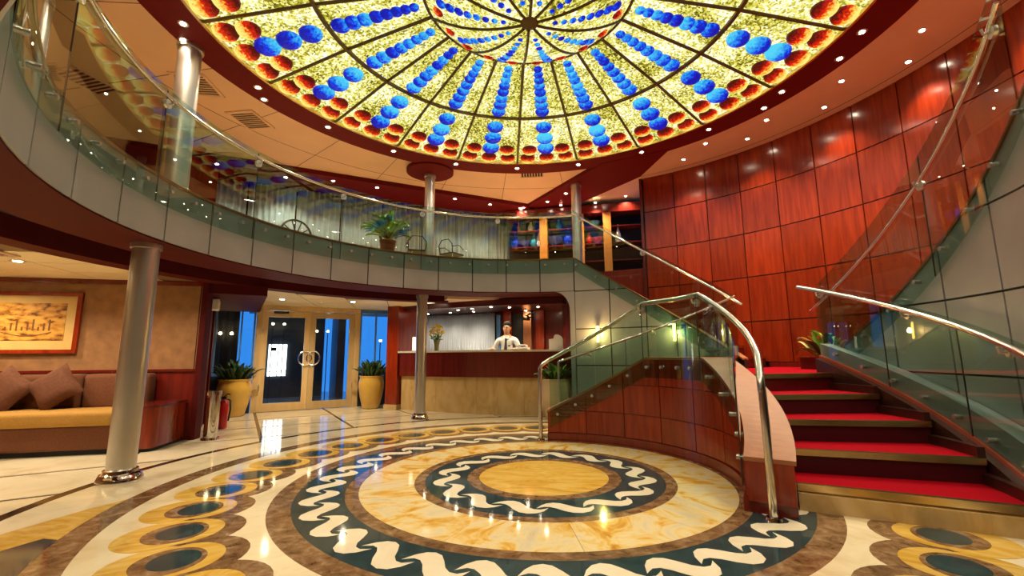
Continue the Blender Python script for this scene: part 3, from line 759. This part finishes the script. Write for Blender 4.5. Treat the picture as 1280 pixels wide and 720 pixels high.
# ================================================================== entrance doors and side windows
blue_f = plain('blue window frame', (.10, .28, .62), .4)
d1 = struct(empty('door_1'), 'honey painted double entrance door with glass leaves and ring handles', 'door'); place(d1, D0, DE)
obj('frame_post', box(-.09, .02, -.06, .10, 0, 2.12), door_m, d1); obj('frame_post', box(1.88, 2.0, -.06, .10, 0, 2.12), door_m, d1)
obj('frame_head', box(-.09, 2.0, -.06, .10, 2.10, 2.205), door_m, d1)
for i, (a, b) in enumerate(((.02, .948), (.952, 1.88))):
    lf = obj('door_leaf', join(box(a, a+.11, -.03, .03, .01, 2.09), box(b-.11, b, -.03, .03, .01, 2.09), box(a+.11, b-.11, -.03, .03, .01, .17), box(a+.11, b-.11, -.03, .03, 1.96, 2.09)), door_m, d1)
    obj('pane', box(a+.11, b-.11, -.006, .006, .17, 1.96), glass_c, lf)
    hx = b-.02 if i == 0 else a+.02
    cpt = hx-.06 if i == 0 else hx+.06
    obj('ring_handle', tube([(cpt+(.13*cos(t) if True else 0)*(1), -.075, 1.09+.15*sin(t)) for t in [2*PI*j/24 for j in range(25)]], .014, 8), steel, lf, True)
    for hz in (.5, 1.7): obj('hinge', tube([((a+.01) if i == 0 else (b-.01), -.045, hz-.06), ((a+.01) if i == 0 else (b-.01), -.045, hz+.06)], .014, 8), satin, lf)
cl = obj('door_closer', bevel_box(.22, .50, -.12, -.06, 2.03, 2.08, .008), black_p, d1)
def window(name, x0, x1, z0, cols):
    w = struct(empty(name), 'dark blue side window beside the entrance doors', 'window'); place(w, D0, DE)
    obj('frame_bar', box(x0, x1, -.02, .05, z0-.05, z0), blue_f, w); obj('frame_bar', box(x0, x1, -.02, .05, 2.12, 2.2), blue_f, w)
    for x in (x0, x1-.035): obj('frame_bar', box(x, x+.035, -.02, .05, z0, 2.12), blue_f, w)
    for c in cols: obj('mullion', box(c, c+.03, -.02, .05, z0, 2.12), blue_f, w)
    obj('pane', box(x0+.035, x1-.035, .01, .02, z0, 2.12), glass_c, w)
    obj('sill_wall', box(x0, x1, -.02, .06, 0, z0-.05), plain('dark blue skirting', (.012, .03, .06), .3), w)
    return w
window('window_1', -.80, -.10, .80, [-.36]); window('window_2', 2.01, 2.72, .80, [2.36])
# porch outside: dark bronze glazing bars, lit notice and lamps
porch = struct(obj('wall_porch', box(.05, 1.75, 3.4, 3.5, 0, 2.6), plain('dark porch wall', (.04, .055, .08), .3))); place(porch, D0, DE)
struct(obj('floor_porch', box(-2.5, 4.5, .12, 3.5, -.05, -.004), plain('porch paving', (.25, .27, .28), .12))); place(bpy.data.objects['floor_porch'], D0, DE)
struct(obj('ceiling_porch', box(-.2, 2.1, .15, 3.4, 2.3, 2.4), plain('porch soffit', (.04, .05, .07), .5))); place(bpy.data.objects['ceiling_porch'], D0, DE)
cr = struct(obj('wall_porch_side', box(1.95, 2.15, 2.4, 3.4, 0, 2.6), plain('porch pier', (.03, .035, .05), .4))); place(cr, D0, DE)
nb = tag(empty('lit_doorway'), 'bright white lit doorway seen through the left door leaf', 'doorway'); place(nb, D0, DE)
obj('light_panel', box(.33, .78, 3.36, 3.39, .60, 1.46), emit('daylight white panel', (1, .98, .92), 2.2), nb)
obj('bar', box(.55, .57, 3.33, 3.36, .60, 1.46), black_p, nb); obj('bar', box(.33, .78, 3.33, 3.36, .72, .74), black_p, nb); obj('notice', box(.38, .52, 3.32, 3.35, 1.28, 1.38), black_p, nb)
curt = tag(obj('dark_drape', ([(x, 0.62+.03*sin(x*40), z) for x in [-1.25+i*.02 for i in range(44)] for z in (0.05, 2.25)], [(2*i, 2*i+1, 2*i+3, 2*i+2) for i in range(43)]), plain('dark drape', (.02, .016, .016), .8)), 'dark drape hanging outside the left side window', 'drape'); place(curt, D0, DE)
def sconce_lamp(x, y, z, label):
    o = empty('porch_lamp'); place(o, D0, DE)
    obj('bulb', lathe([(.001, -.03), (.03, -.015), (.03, .015), (.001, .03)], 12, (x, y, z)), emit('warm lamp', (1, .75, .4), 14), o)
    obj('pole', tube([(x, y+.01, -.004), (x, y+.01, z-.02)], .012, 6), black_p, o)
    return tag(o, label, 'lamp', 'porch lamps')
for x, y, z in ((-.72, .50, 1.62), (-.52, .50, 1.62), (.35, 2.6, 1.98), (.62, 2.6, 1.98), (1.35, 2.0, 1.78), (1.62, 2.0, 1.78), (2.62, .5, 1.5)):  # left window pair added in place of lamp reflections in the pane
    sconce_lamp(x, y, z, 'small warm lamp glowing behind the entrance glass, left pair standing in for reflections')

# ------------------------------------------------------------------ planters
def leaf_mesh(L_, w, droop, fold=.25, n=6, base=.0):
    V, F = [], []
    for i in range(n+1):
        t = i/n; x = base+L_*t*cos(droop*t); z = L_*(sin(.9)*t-droop*t*t*.75); ww = w*(sin(PI*min(1, t*.97+.03))**.8)
        V += [(x, -ww, z+fold*ww), (x, 0, z), (x, ww, z+fold*ww), (x, 0, z-.004)]
    for i in range(n):
        k = i*4
        for a, b in ((0, 1), (1, 2), (2, 3), (3, 0)): F.append((k+a, k+b, k+4+b, k+4+a))
    F += [(3, 2, 1, 0), (n*4, n*4+1, n*4+2, n*4+3)]
    return V, F
def foliage(root, z, nl, L_, w, mats, spread=.05, droop=.9, seed=1, name='leaf', lift=(-.75, .15)):
    rnd = random.Random(seed); ms = {}
    for i in range(nl):
        m = mats[i % len(mats)]; v = rnd.randrange(3); key = (m.name, v)
        o = obj(name, ms.get(key) or leaf_mesh(L_*(.75+.2*v), w, droop*(.7+.3*v)), m, root, 'all'); ms[key] = o.data
        a = i*2.399+rnd.uniform(-.3, .3); q = rnd.uniform(0, spread)
        o.location = (q*cos(a), q*sin(a), z+rnd.uniform(-.02, .03)); o.rotation_euler = (rnd.uniform(-.2, .2), rnd.uniform(*lift), a)
        s = rnd.uniform(.75, 1.15); o.scale = (s, s, s)
def pot(root, r, h, mat):
    prof = [(r*.55, 0), (r*.66, .02), (r*.86, h*.35), (r*1.0, h*.66), (r*.99, h*.80), (r*.90, h*.92), (r*.92, h*.97), (r*.98, h), (r*.86, h), (r*.82, h*.93), (.001, h*.93)]
    obj('pot', lathe([(.001, 0)]+prof, 36), mat, root, 'all'); obj('soil', lathe([(.001, h*.92), (r*.83, h*.92), (r*.83, h*.94), (.001, h*.94)], 24), soil, root)
for loc, lb, sd in (((-5.95, 4.06, 0), 'big yellow clay pot with dark shrub left of the entrance doors', 3), ((-3.73, 5.35, 0), 'big yellow clay pot with dark shrub right of the entrance doors', 5)):
    o = tag(empty('potted_shrub', loc), lb, 'plant'); pot(o, .30 if sd == 3 else .27, .70, pot_m)
    foliage(o, .66, 120, .36, .045, [leaf_d, leaf_m, leaf_d, leaf_m], .19, .5, sd, lift=(-1.15, -.1))
    if sd == 5: foliage(o, .80, 6, .14, .035, [flower_r], .14, .5, 8, 'petal')
o = tag(empty('potted_shrub', (.24, 3.76, 0)), 'beige clay pot with leafy plant in front of the reception desk', 'plant'); pot(o, .27, .70, pot_b)
foliage(o, .66, 60, .36, .05, [leaf_b, leaf_m], .15, .6, 11, lift=(-1.0, 0)); foliage(o, .84, 7, .12, .03, [flower_r], .12, .5, 12, 'petal')
# landing planter
o = tag(empty('landing_planter', P(4.45, 27.0, .90)), 'red wood planter with bromeliads on the stair landing', 'plant')
obj('trough', prism([(-.26, -.12), (.26, -.12), (.30, .12), (-.30, .12)], 0, .16), redwood2, o); obj('rim', prism([(-.31, -.15), (.31, -.15), (.33, .15), (-.33, .15)], .16, .19), redwood, o)
foliage(o, .18, 24, .46, .062, [leaf_b, leaf_v, leaf_m, leaf_b], .18, .7, 21, lift=(-.9, .1)); foliage(o, .28, 8, .26, .03, [flower_r, flower_y], .14, .5, 22, 'petal')
o.rotation_euler.z = R_(118)

# ================================================================== reception
QA = (-3.05, 5.14); QE = (.937, -.349)
def bow(x): return -.16*math.sin(PI*max(0, min(1, (x)/3.9)))+.30*max(0, x/3.85)**3          # the desk front swells towards the hall
def desk_run(x0, x1, y0, y1, z0, z1, n=16):
    V, F = [], []
    for i in range(n+1):
        x = x0+(x1-x0)*i/n; b = bow(x)
        V += [(x, y0+b, z0), (x, y1+b, z0), (x, y1+b, z1), (x, y0+b, z1)]
    for i in range(n):
        for j in range(4): F.append((i*4+j, i*4+(j+1) % 4, i*4+4+(j+1) % 4, i*4+4+j))
    F += [(0, 1, 2, 3), (n*4+3, n*4+2, n*4+1, n*4)]
    return V, F
dk = tag(empty('reception_desk'), 'long reception desk, red wood front over tan marble base', 'desk'); place(dk, QA, QE)
for i in range(4): obj('marble_panel', desk_run(.02+i*.95, .02+i*.95+.945, .06, .16, .0, .70, 6), tan_m, dk)
obj('front_band', desk_run(.0, 3.85, .0, .10, .70, 1.185), redwood2, dk)
obj('counter_top', desk_run(-.02, 3.87, -.04, .50, 1.185, 1.222), ivory_m, dk)
obj('inner_panel', desk_run(.02, 3.85, .16, .20, .0, 1.185), darkwood, dk)
wrp = struct(obj('wall_reception', box(-1.6, 4.2, 1.98, 2.1, 0, 2.5), redwood2)); place(wrp, QA, QE)
# pillar between the doors and the desk
pl = struct(obj('wall_pier', box(-.32, -.02, -.05, .9, .0, 2.21), redwood)); place(pl, QA, QE); obj('plinth', box(-.34, .0, -.07, .9, 0, .10), tan_m, pl)
cp = struct(obj('wall_reception_side', box(3.45, 3.6, .95, 2.0, 0, 2.4), maroon)); place(cp, QA, QE)
rc = struct(obj('ceiling_reception', desk_run(-.3, 3.7, .15, 2.0, 2.16, 2.24), maroon)); place(rc, QA, QE)
rf = struct(obj('ceiling_lobby', arc(4.45, 6.2, 80, 113, 2.215, 2.30, 12), ceil_up))
obj('bulkhead', desk_run(-.3, 3.6, .12, .28, 2.10, 2.22), maroon, rc)
def pleats(x0, x1, y, z0, z1, pitch=.07, amp=.03):
    V, F = [], []; n = int((x1-x0)/.012)
    for i in range(n+1):
        x = x0+(x1-x0)*i/n; yy = y+amp*sin(2*PI*x/pitch+.6*sin(x*5)); V += [(x, yy, z0), (x, yy, z1), (x, yy+.004, z1), (x, yy+.004, z0)]
    for i in range(n):
        for j in range(4): F.append((i*4+j, i*4+(j+1) % 4, i*4+4+(j+1) % 4, i*4+4+j))
    return V, F
cu_ = tag(empty('reception_curtain'), 'pale grey pleated curtain behind the receptionist', 'curtain'); place(cu_, QA, QE)
for i in range(3): obj('curtain_drop', pleats(-1.45+i*.95, -.52+i*.95, 1.86, .1, 2.15), cloth_cur, cu_, 'all')
for i, (a, b, m) in enumerate(((1.58, 1.78, redwood), (2.10, 2.30, salmon_w), (2.42, 2.62, redwood))):
    obj('pilaster', box(a, b, 1.90, 1.98, 0, 2.2), m, wrp)
obj('dark_panel', box(1.80, 2.08, 1.95, 1.979, .3, 2.1), joint_m, wrp)  # flat black panel against the wall
wf = obj('window_post', box(1.40, 1.50, 1.88, 1.96, 0, 2.1), blue_f, wrp)
tv = tag(empty('desk_monitor_arm'), 'dark swing arm lamp fixed above the reception right side', 'lamp arm'); place(tv, QA, QE)
obj('arm', tube([(2.35, 1.90, 1.98), (2.35, 1.5, 2.0), (2.60, 1.3, 2.06)], .018, 8), black_p, tv); obj('head', bevel_box(2.28, 2.42, 1.42, 1.56, 1.90, 1.97, .02), black_p, tv)
lab = 'halogen downlight over the reception, three of them added to light the curtain'
for x, y in ((.85, .9), (1.3, .75), (1.85, .6), (2.15, .9), (2.5, .5), (2.75, 1.1), (3.1, .45), (2.2, 1.72), (-.3, 1.35), (.35, 1.35), (1.0, 1.35)):  # the last three are added to brighten the curtain
    m = frame_xy(QA, QE) @ Vector((x, y+.1, 2.158)); downlight((m.x, m.y, 2.158), lab, 'reception downlights', SPOT*(.45 if y < 1.2 else .12), .035, 130)
lp = tag(empty('ceiling_light_panel'), 'flat square lit panel in the lobby ceiling by the slim column', 'ceiling light'); place(lp, QA, QE)
obj('diffuser', box(.45, 1.05, -.42, -.12, 2.205, 2.214), emit('warm diffuser', (1, .86, .66), 1.3), lp)
# vase with yellow flowers
vs = tag(empty('flower_vase'), 'glass vase of yellow flowers on the reception counter', 'vase'); m = frame_xy(QA, QE) @ Vector((.86, .22+bow(.86), 1.222)); vs.location = m
obj('vase', lathe([(.001, 0), (.05, 0), (.045, .02), (.05, .12), (.07, .22), (.062, .22), (.04, .10), (.001, .02)], 20), plain('olive glass', (.16, .16, .05), .12), vs, True)
rnd = random.Random(4); fm = sm = None
for i in range(34):
    a = i*2.4; q = .02+.14*math.sqrt(i/34); z = .34+.20*(1-(q/.16)**2)+rnd.uniform(-.03, .03)
    o = obj('flower', fm or lathe([(.001, -.02), (.022, -.012), (.034, .006), (.024, .018), (.001, .022)], 9), flower_y, vs, 'all'); fm = o.data; o.location = (q*cos(a), q*sin(a), z); o.rotation_euler = (rnd.uniform(-.6, .6), rnd.uniform(-.6, .6), 0)
    if i % 3 == 0: obj('stem', tube([(0, 0, .12), (q*.5*cos(a), q*.5*sin(a), .24), (q*cos(a), q*sin(a), z-.01)], .006, 6), leaf_m, vs)
foliage(vs, .22, 14, .16, .03, [leaf_m, leaf_b], .05, .8, 31)
cn = tag(empty('white_candle'), 'white pillar candle lamp at the left end of the counter', 'candle'); cn.location = frame_xy(QA, QE) @ Vector((.27, .15, 1.222))
obj('body', lathe([(.001, 0), (.045, 0), (.045, .30), (.001, .30)], 20), emit('glowing candle glass', (1, .9, .7), .75), cn, True); obj('saucer', lathe([(.001, -.0), (.07, .0), (.07, .012), (.05, .014)], 20), satin, cn)
sg = tag(empty('counter_sign'), 'white arched leaflet stand at the right end of the counter', 'sign'); sg.matrix_world = frame_xy(QA, QE) @ Matrix.Translation((3.42, .36, 1.222))
arch = [(-.14, 0), (.14, 0), (.14, .20), (.11, .25), (.05, .285), (0, .29), (-.03, .27), (-.05, .21), (-.14, .20)]
obj('card', ([(x, 0, z) for x, z in arch]+[(x, .02, z) for x, z in arch], [tuple(range(9)), tuple(range(17, 8, -1))]+[(i, (i+1) % 9, 9+(i+1) % 9, 9+i) for i in range(9)]), white_m, sg); obj('foot', box(-.13, .13, -.05, .08, 0, .012), white_m, sg)
ph = tag(empty('desk_phone'), 'pale telephone lying on the reception counter', 'telephone'); ph.matrix_world = frame_xy(QA, QE) @ Matrix.Translation((2.78, .25+bow(2.78), 1.222))
obj('base', bevel_box(-.10, .12, -.08, .08, 0, .05, .015), white_m, ph, True); obj('handset', tube([(-.11, -.02, .06), (-.08, -.02, .085), (.06, -.02, .085), (.10, -.02, .06)], [.025, .018, .018, .025], 10), white_m, ph, True)

# receptionist
def skin_obj(name, verts, edges, radii, mat, parent, root=0, sub=2):
    me = bpy.data.meshes.new(name); me.from_pydata(verts, edges, []); me.materials.append(mat)
    o = bpy.data.objects.new(name, me); COL.objects.link(o); o.parent = parent
    md = o.modifiers.new('skin', 'SKIN'); md.use_smooth_shade = True
    for i, r in enumerate(radii):
        sv = me.skin_vertices[0].data[i]; sv.radius = r if isinstance(r, tuple) else (r, r); sv.use_root = (i == root)
    sb = o.modifiers.new('sub', 'SUBSURF'); sb.levels = sub; sb.render_levels = sub
    return o
pe = tag(empty('person'), 'person in white shirt and black tie standing behind the reception desk', 'person')
pe.matrix_world = frame_xy(QA, QE) @ Matrix.Translation((2.10, .98, 0)) @ Matrix.Rotation(R_(8), 4, 'Z') @ Matrix.Scale(1.035, 4)
# local: x to the viewer's right, y away from the viewer, so the front is -y
bv = [(0, 0, .98), (0, .0, 1.14), (0, .01, 1.30), (0, .02, 1.44), (0, .01, 1.51), (0, -.01, 1.57), (0, -.015, 1.635), (0, 0, 1.71),
      (.10, 0, .93), (.11, -.01, .50), (.11, .02, .08), (.12, -.12, .035), (-.10, 0, .93), (-.11, -.01, .50), (-.11, .02, .08), (-.12, -.12, .035),
      (.185, .01, 1.40), (.255, .02, 1.14), (.22, -.20, 1.215), (-.185, .01, 1.40), (-.29, .0, 1.15), (-.27, -.22, 1.215)]
be = [(0, 1), (1, 2), (2, 3), (3, 4), (4, 5), (5, 6), (6, 7), (0, 8), (8, 9), (9, 10), (10, 11), (0, 12), (12, 13), (13, 14), (14, 15), (3, 16), (16, 17), (17, 18), (3, 19), (19, 20), (20, 21)]
brd = [(.14, .10), (.13, .09), (.145, .10), (.12, .08), (.050, .052), (.062, .076), (.088, .105), (.076, .092),
       (.085, .085), (.06, .06), (.045, .045), (.035, .03), (.085, .085), (.06, .06), (.045, .045), (.035, .03), (.058, .058), (.042, .042), (.03, .03), (.058, .058), (.042, .042), (.03, .03)]
body = skin_obj('body', bv, be, brd, skin_m, pe)
sv_ = [(0, 0, .95), (0, .0, 1.14), (0, .01, 1.30), (0, .02, 1.43), (0, .01, 1.475), (.19, .01, 1.395), (.26, .02, 1.14), (.225, -.16, 1.205), (-.19, .01, 1.395), (-.295, .0, 1.15), (-.275, -.17, 1.205)]
se_ = [(0, 1), (1, 2), (2, 3), (3, 4), (3, 5), (5, 6), (6, 7), (3, 8), (8, 9), (9, 10)]
skin_obj('shirt', sv_, se_, [(.165, .12), (.16, .115), (.172, .125), (.14, .095), (.075, .075), (.075, .075), (.062, .062), (.045, .045), (.075, .075), (.062, .062), (.045, .045)], shirt_m, pe)
skin_obj('trousers', [(0, 0, .98), (.10, 0, .90), (.11, 0, .50), (.11, .02, .09), (-.10, 0, .90), (-.11, 0, .50), (-.11, .02, .09)], [(0, 1), (1, 2), (2, 3), (0, 4), (4, 5), (5, 6)], [(.17, .13), .105, .08, .065, .105, .08, .065], trouser_m, pe)
for sx in (-1, 1): obj('shoe', bevel_box(sx*.12-.05, sx*.12+.05, -.20, .07, .0, .09, .03), black_p, pe, True)
tie = [(-.022, 1.455), (.022, 1.455), (.018, 1.42), (.038, 1.10), (0, 1.04), (-.038, 1.10), (-.018, 1.42)]
def ty(z): return -.082 if z > 1.40 else -.082-.055*min(1, (1.42-z)/.12)
obj('tie', ([(x, ty(z), z) for x, z in tie]+[(x, ty(z)+.02, z) for x, z in tie], [tuple(range(7)), tuple(range(13, 6, -1))]+[(i, (i+1) % 7, 7+(i+1) % 7, 7+i) for i in range(7)]), tie_m, pe)
for sx in (-1, 1): obj('collar', ([(0.0, -.098, 1.455), (sx*.06, -.075, 1.485), (sx*.065, -.088, 1.43), (sx*.02, -.106, 1.415), (0.0, -.088, 1.455), (sx*.06, -.06, 1.485), (sx*.065, -.07, 1.43), (sx*.02, -.09, 1.415)], [(0, 1, 2, 3), (7, 6, 5, 4), (0, 1, 5, 4), (1, 2, 6, 5), (2, 3, 7, 6), (3, 0, 4, 7)]), shirt_m, pe)
def ellip(c, r, seg=16, rings=10, zmin=-1.0, cut=None):
    V, F = [], []
    for i in range(rings+1):
        t = -PI/2+PI*i/rings
        for j in range(seg):
            a = 2*PI*j/seg; V.append((c[0]+r[0]*cos(t)*cos(a), c[1]+r[1]*cos(t)*sin(a), c[2]+r[2]*sin(t)))
    for i in range(rings):
        for j in range(seg): F.append((i*seg+j, i*seg+(j+1) % seg, (i+1)*seg+(j+1) % seg, (i+1)*seg+j))
    return V, F
obj('hair', ellip((0, .026, 1.712), (.093, .099, .090)), hair_m, pe, 'all')
for sx in (-1, 1):
    obj('ear', ellip((sx*.080, .0, 1.64), (.012, .02, .03), 8, 6), skin_m, pe, 'all'); obj('eye', ellip((sx*.030, -.104, 1.655), (.012, .010, .008), 8, 6), hair_m, pe, 'all')
    obj('eyebrow', box(sx*.028-.018, sx*.028+.018, -.116, -.09, 1.672, 1.681), hair_m, pe)
    hx = .222 if sx > 0 else -.272; hy = -.20
    for q in range(4): obj('finger', tube([(hx+(q-1.5)*.019, hy-.03, 1.215), (hx+(q-1.5)*.021, hy-.075-.01*(q in (1, 2)), 1.21), (hx+(q-1.5)*.021, hy-.10-.012*(q in (1, 2)), 1.196)], [.010, .009, .007], 7), skin_m, pe, 'all')
    obj('thumb', tube([(hx-sx*.03, hy+.0, 1.215), (hx-sx*.055, hy-.03, 1.21), (hx-sx*.058, hy-.055, 1.20)], [.011, .010, .008], 7), skin_m, pe, 'all')
obj('nose', ellip((0, -.114, 1.632), (.013, .018, .024), 8, 6), skin_m, pe, 'all')
obj('mouth', ellip((0, -.100, 1.592), (.024, .012, .006), 8, 6), plain('lips', (.32, .11, .08), .5), pe, 'all')
obj('name_badge', box(.055, .11, -.135, -.128, 1.26, 1.285), black_p, pe)

# wall sconces on the metal cladding
def sconce(az, z, label):
    o = empty('wall_sconce', P(3.60, az, z), R_(az))
    obj('tube_lamp', lathe([(.001, -.14), (.022, -.13), (.022, .13), (.001, .14)], 14, (-.05, 0, 0)), emit('amber sconce tube', (1, .62, .12), 6), o, True)
    obj('bracket', box(-.05, .015, -.012, .012, .13, .16), satin, o); obj('cap', lathe([(.001, .14), (.03, .14), (.03, .16), (.001, .16)], 14, (-.05, 0, 0)), satin, o)
    l = bpy.data.lights.new('sconce_light', 'POINT'); l.energy = 5; l.color = (1, .62, .2); l.shadow_soft_size = .04; lo = bpy.data.objects.new('sconce_light', l); COL.objects.link(lo); lo.parent = o; lo.location = (-.12, 0, 0)
    return tag(o, label, 'wall lamp')
sconce(72.9, 1.47, 'glowing amber wall lamp on the cladding beside the reception opening')
sconce(52.3, 1.46, 'glowing amber wall lamp seen through the parapet glass')

# ================================================================== upper lounge
UA = (-6.5, 3.45); UE = (.862, .506)
uc = tag(empty('lounge_curtain'), 'long pale blue grey curtain behind the balcony lounge', 'curtain'); place(uc, UA, UE)
for i in range(8): obj('curtain_drop', pleats(-.1+i*.88, .75+i*.88, .0, 2.9, 4.62, .11, .035), cloth_cur, uc, 'all')
struct(obj('wall_upper_back', box(-.6, 9.5, .25, .35, 2.85, 4.75), redwood2)); place(bpy.data.objects['wall_upper_back'], UA, UE)
op = tag(obj('red_screen_panel', bevel_box(-.2, .2, -.03, .03, 0, 1.55, .01), redwood), 'upright red wood panel beside the lounge curtain', 'panel'); op.location = (-5.75, 2.55, 2.85); op.rotation_euler.z = R_(30)
# palm in a pot
o = tag(empty('potted_palm', P(4.15, 129.5, 2.86)), 'bright green palm in a brown pot on the balcony', 'plant')
obj('pot', lathe([(.001, 0), (.10, 0), (.14, .26), (.15, .30), (.12, .30), (.001, .27)], 24), plain('brown pot', (.16, .05, .02), .4), o, True)
foliage(o, .34, 56, .66, .05, [leaf_b, leaf_b, leaf_b, leaf_m], .06, .75, 41, lift=(-.9, .25))
# cart wheel
o = tag(empty('cart_wheel', P(4.85, 146.5, 2.86), R_(57)), 'dark spoked cart wheel leaning by the balcony edge', 'wheel')
obj('rim', tube([(.27*cos(t), 0, .288+.27*sin(t)) for t in [2*PI*i/28 for i in range(29)]], .018, 8), darkwood, o, True)
obj('hub', disc_dir((0, 0, .288), (0, 1, 0), .035, .07), darkwood, o)
for k in range(10): obj('spoke', tube([(.03*cos(k*PI/5), 0, .288+.03*sin(k*PI/5)), (.265*cos(k*PI/5), 0, .288+.265*sin(k*PI/5))], .010, 6), darkwood, o)
def wire_chair(az, rz, label):
    o = empty('wire_chair', P(4.45, az, 2.857), R_(rz))
    obj('seat', bevel_box(-.17, .17, -.17, .17, .22, .25, .01), black_p, o)
    for sx in (-1, 1):
        for sy in (-1, 1): obj('leg', tube([(sx*.15, sy*.15, .22), (sx*.17, sy*.17, 0)], .008, 6), satin, o)
    obj('back_frame', tube([(-.16, .16, .24), (-.17, .19, .40), (-.09, .20, .50), (.09, .20, .50), (.17, .19, .40), (.16, .16, .24)], .010, 8), black_p, o, True)
    obj('arm', tube([(-.17, .17, .36), (-.19, 0, .40), (-.17, -.15, .34)], .009, 8), black_p, o, True); obj('arm', tube([(.17, .17, .36), (.19, 0, .40), (.17, -.15, .34)], .009, 8), black_p, o, True)
    return tag(o, label, 'chair')
wire_chair(121, 200, 'low wire lounge chair just right of the balcony column'); wire_chair(112, 150, 'low wire lounge chair farther right, before the pale curtain')
# shop corner: pillars, shelves and bright glassware, many pieces standing in for dome reflections
shop = tag(empty('shop_shelving'), 'dark shop shelving with orange pillars beyond the balcony', 'shelving')
SHO = ((-.75, 6.1), (1.75, 5.75)); L = math.hypot(2.5, -.35); HE = (2.5/L, -.35/L); place(shop, SHO[0], HE)
obj('back_panel', box(-.1, L+.8, .55, .60, 0+2.85, 4.6), joint_m, shop)
for z in (3.30, 3.72, 4.12): obj('shelf', box(0, L+.7, .12, .55, z-.02, z), redwood2, shop)
orange_w = wood('orange veneer', (.50, .14, .02), (.70, .26, .05), rough=.3)
for x in (.85, 1.72, 2.35): obj('pillar', box(x-.09, x+.09, .02, .20, 2.85, 4.6), orange_w, shop)
obj('header', box(-.1, L+.8, .0, .55, 4.42, 4.62), redwood2, shop)
blue_v = plain('cobalt glaze', (.01, .03, .55), .1, coat=.5); aqua_v = plain('aqua glaze', (.02, .25, .45), .1, coat=.5); white_v = plain('white porcelain', (.75, .73, .68), .15, coat=.4); red_v = plain('red glaze', (.55, .02, .02), .2, coat=.4); amber_v = plain('amber glaze', (.6, .28, .04), .2, coat=.3)
vase_p = [(.001, 0), (.05, 0), (.085, .08), (.09, .14), (.05, .22), (.025, .27), (.035, .31), (.001, .31)]
bowl_p = [(.001, 0), (.05, 0), (.06, .02), (.12, .10), (.14, .15), (.13, .15), (.001, .05)]
tall_p = [(.001, 0), (.045, 0), (.07, .14), (.06, .24), (.02, .36), (.012, .46), (.018, .48), (.001, .48)]
items = [(.12, 3.72, vase_p, blue_v, 'round cobalt blue vase at the left end of the shop shelf', 1.0), (.34, 3.72, bowl_p, blue_v, 'wide cobalt blue bowl on the shop shelf', 1.0), (.58, 3.72, vase_p, aqua_v, 'aqua vase between bowl and white bottle on the shelf', .9),
         (.70, 3.72, tall_p, white_v, 'tall white slender bottle beside the orange pillar', .8), (1.10, 3.72, bowl_p, blue_v, 'large deep blue bowl right of the first pillar', 1.25), (1.42, 3.72, vase_p, blue_v, 'cobalt vase just left of the middle pillar', 1.1),
         (1.92, 3.72, vase_p, red_v, 'red glazed vase right of the middle pillar', .8), (2.12, 3.72, bowl_p, red_v, 'red glazed bowl beside the red vase', .9), (.20, 4.12, tall_p, amber_v, 'amber bottle on the top shop shelf', .5), (.50, 4.12, vase_p, white_v, 'small white vase on the top shop shelf', .7),
         (1.20, 4.12, vase_p, aqua_v, 'small aqua vase on the top shop shelf', .75), (2.05, 4.12, bowl_p, aqua_v, 'aqua bowl on the top shelf at the right', .9), (2.60, 3.72, tall_p, white_v, 'tall white figure bottle at the far right shelf', .8)]
for x, z, pf, m, lb, s in items:
    v = frame_xy(SHO[0], HE) @ Vector((x, .30, z)); o = tag(obj('vase_or_reflection', lathe([(r*s*1.25, h*s*1.2) for r, h in pf], 24), m, None, True), lb, 'vase'); o.location = v
for x in (.4, 1.3, 2.1):
    v = frame_xy(SHO[0], HE) @ Vector((x, -.15, 4.60)); downlight((v.x, v.y, 4.615), 'small downlight above the shop shelves', 'shop shelf downlights', SPOT*1.0, .03, 110)
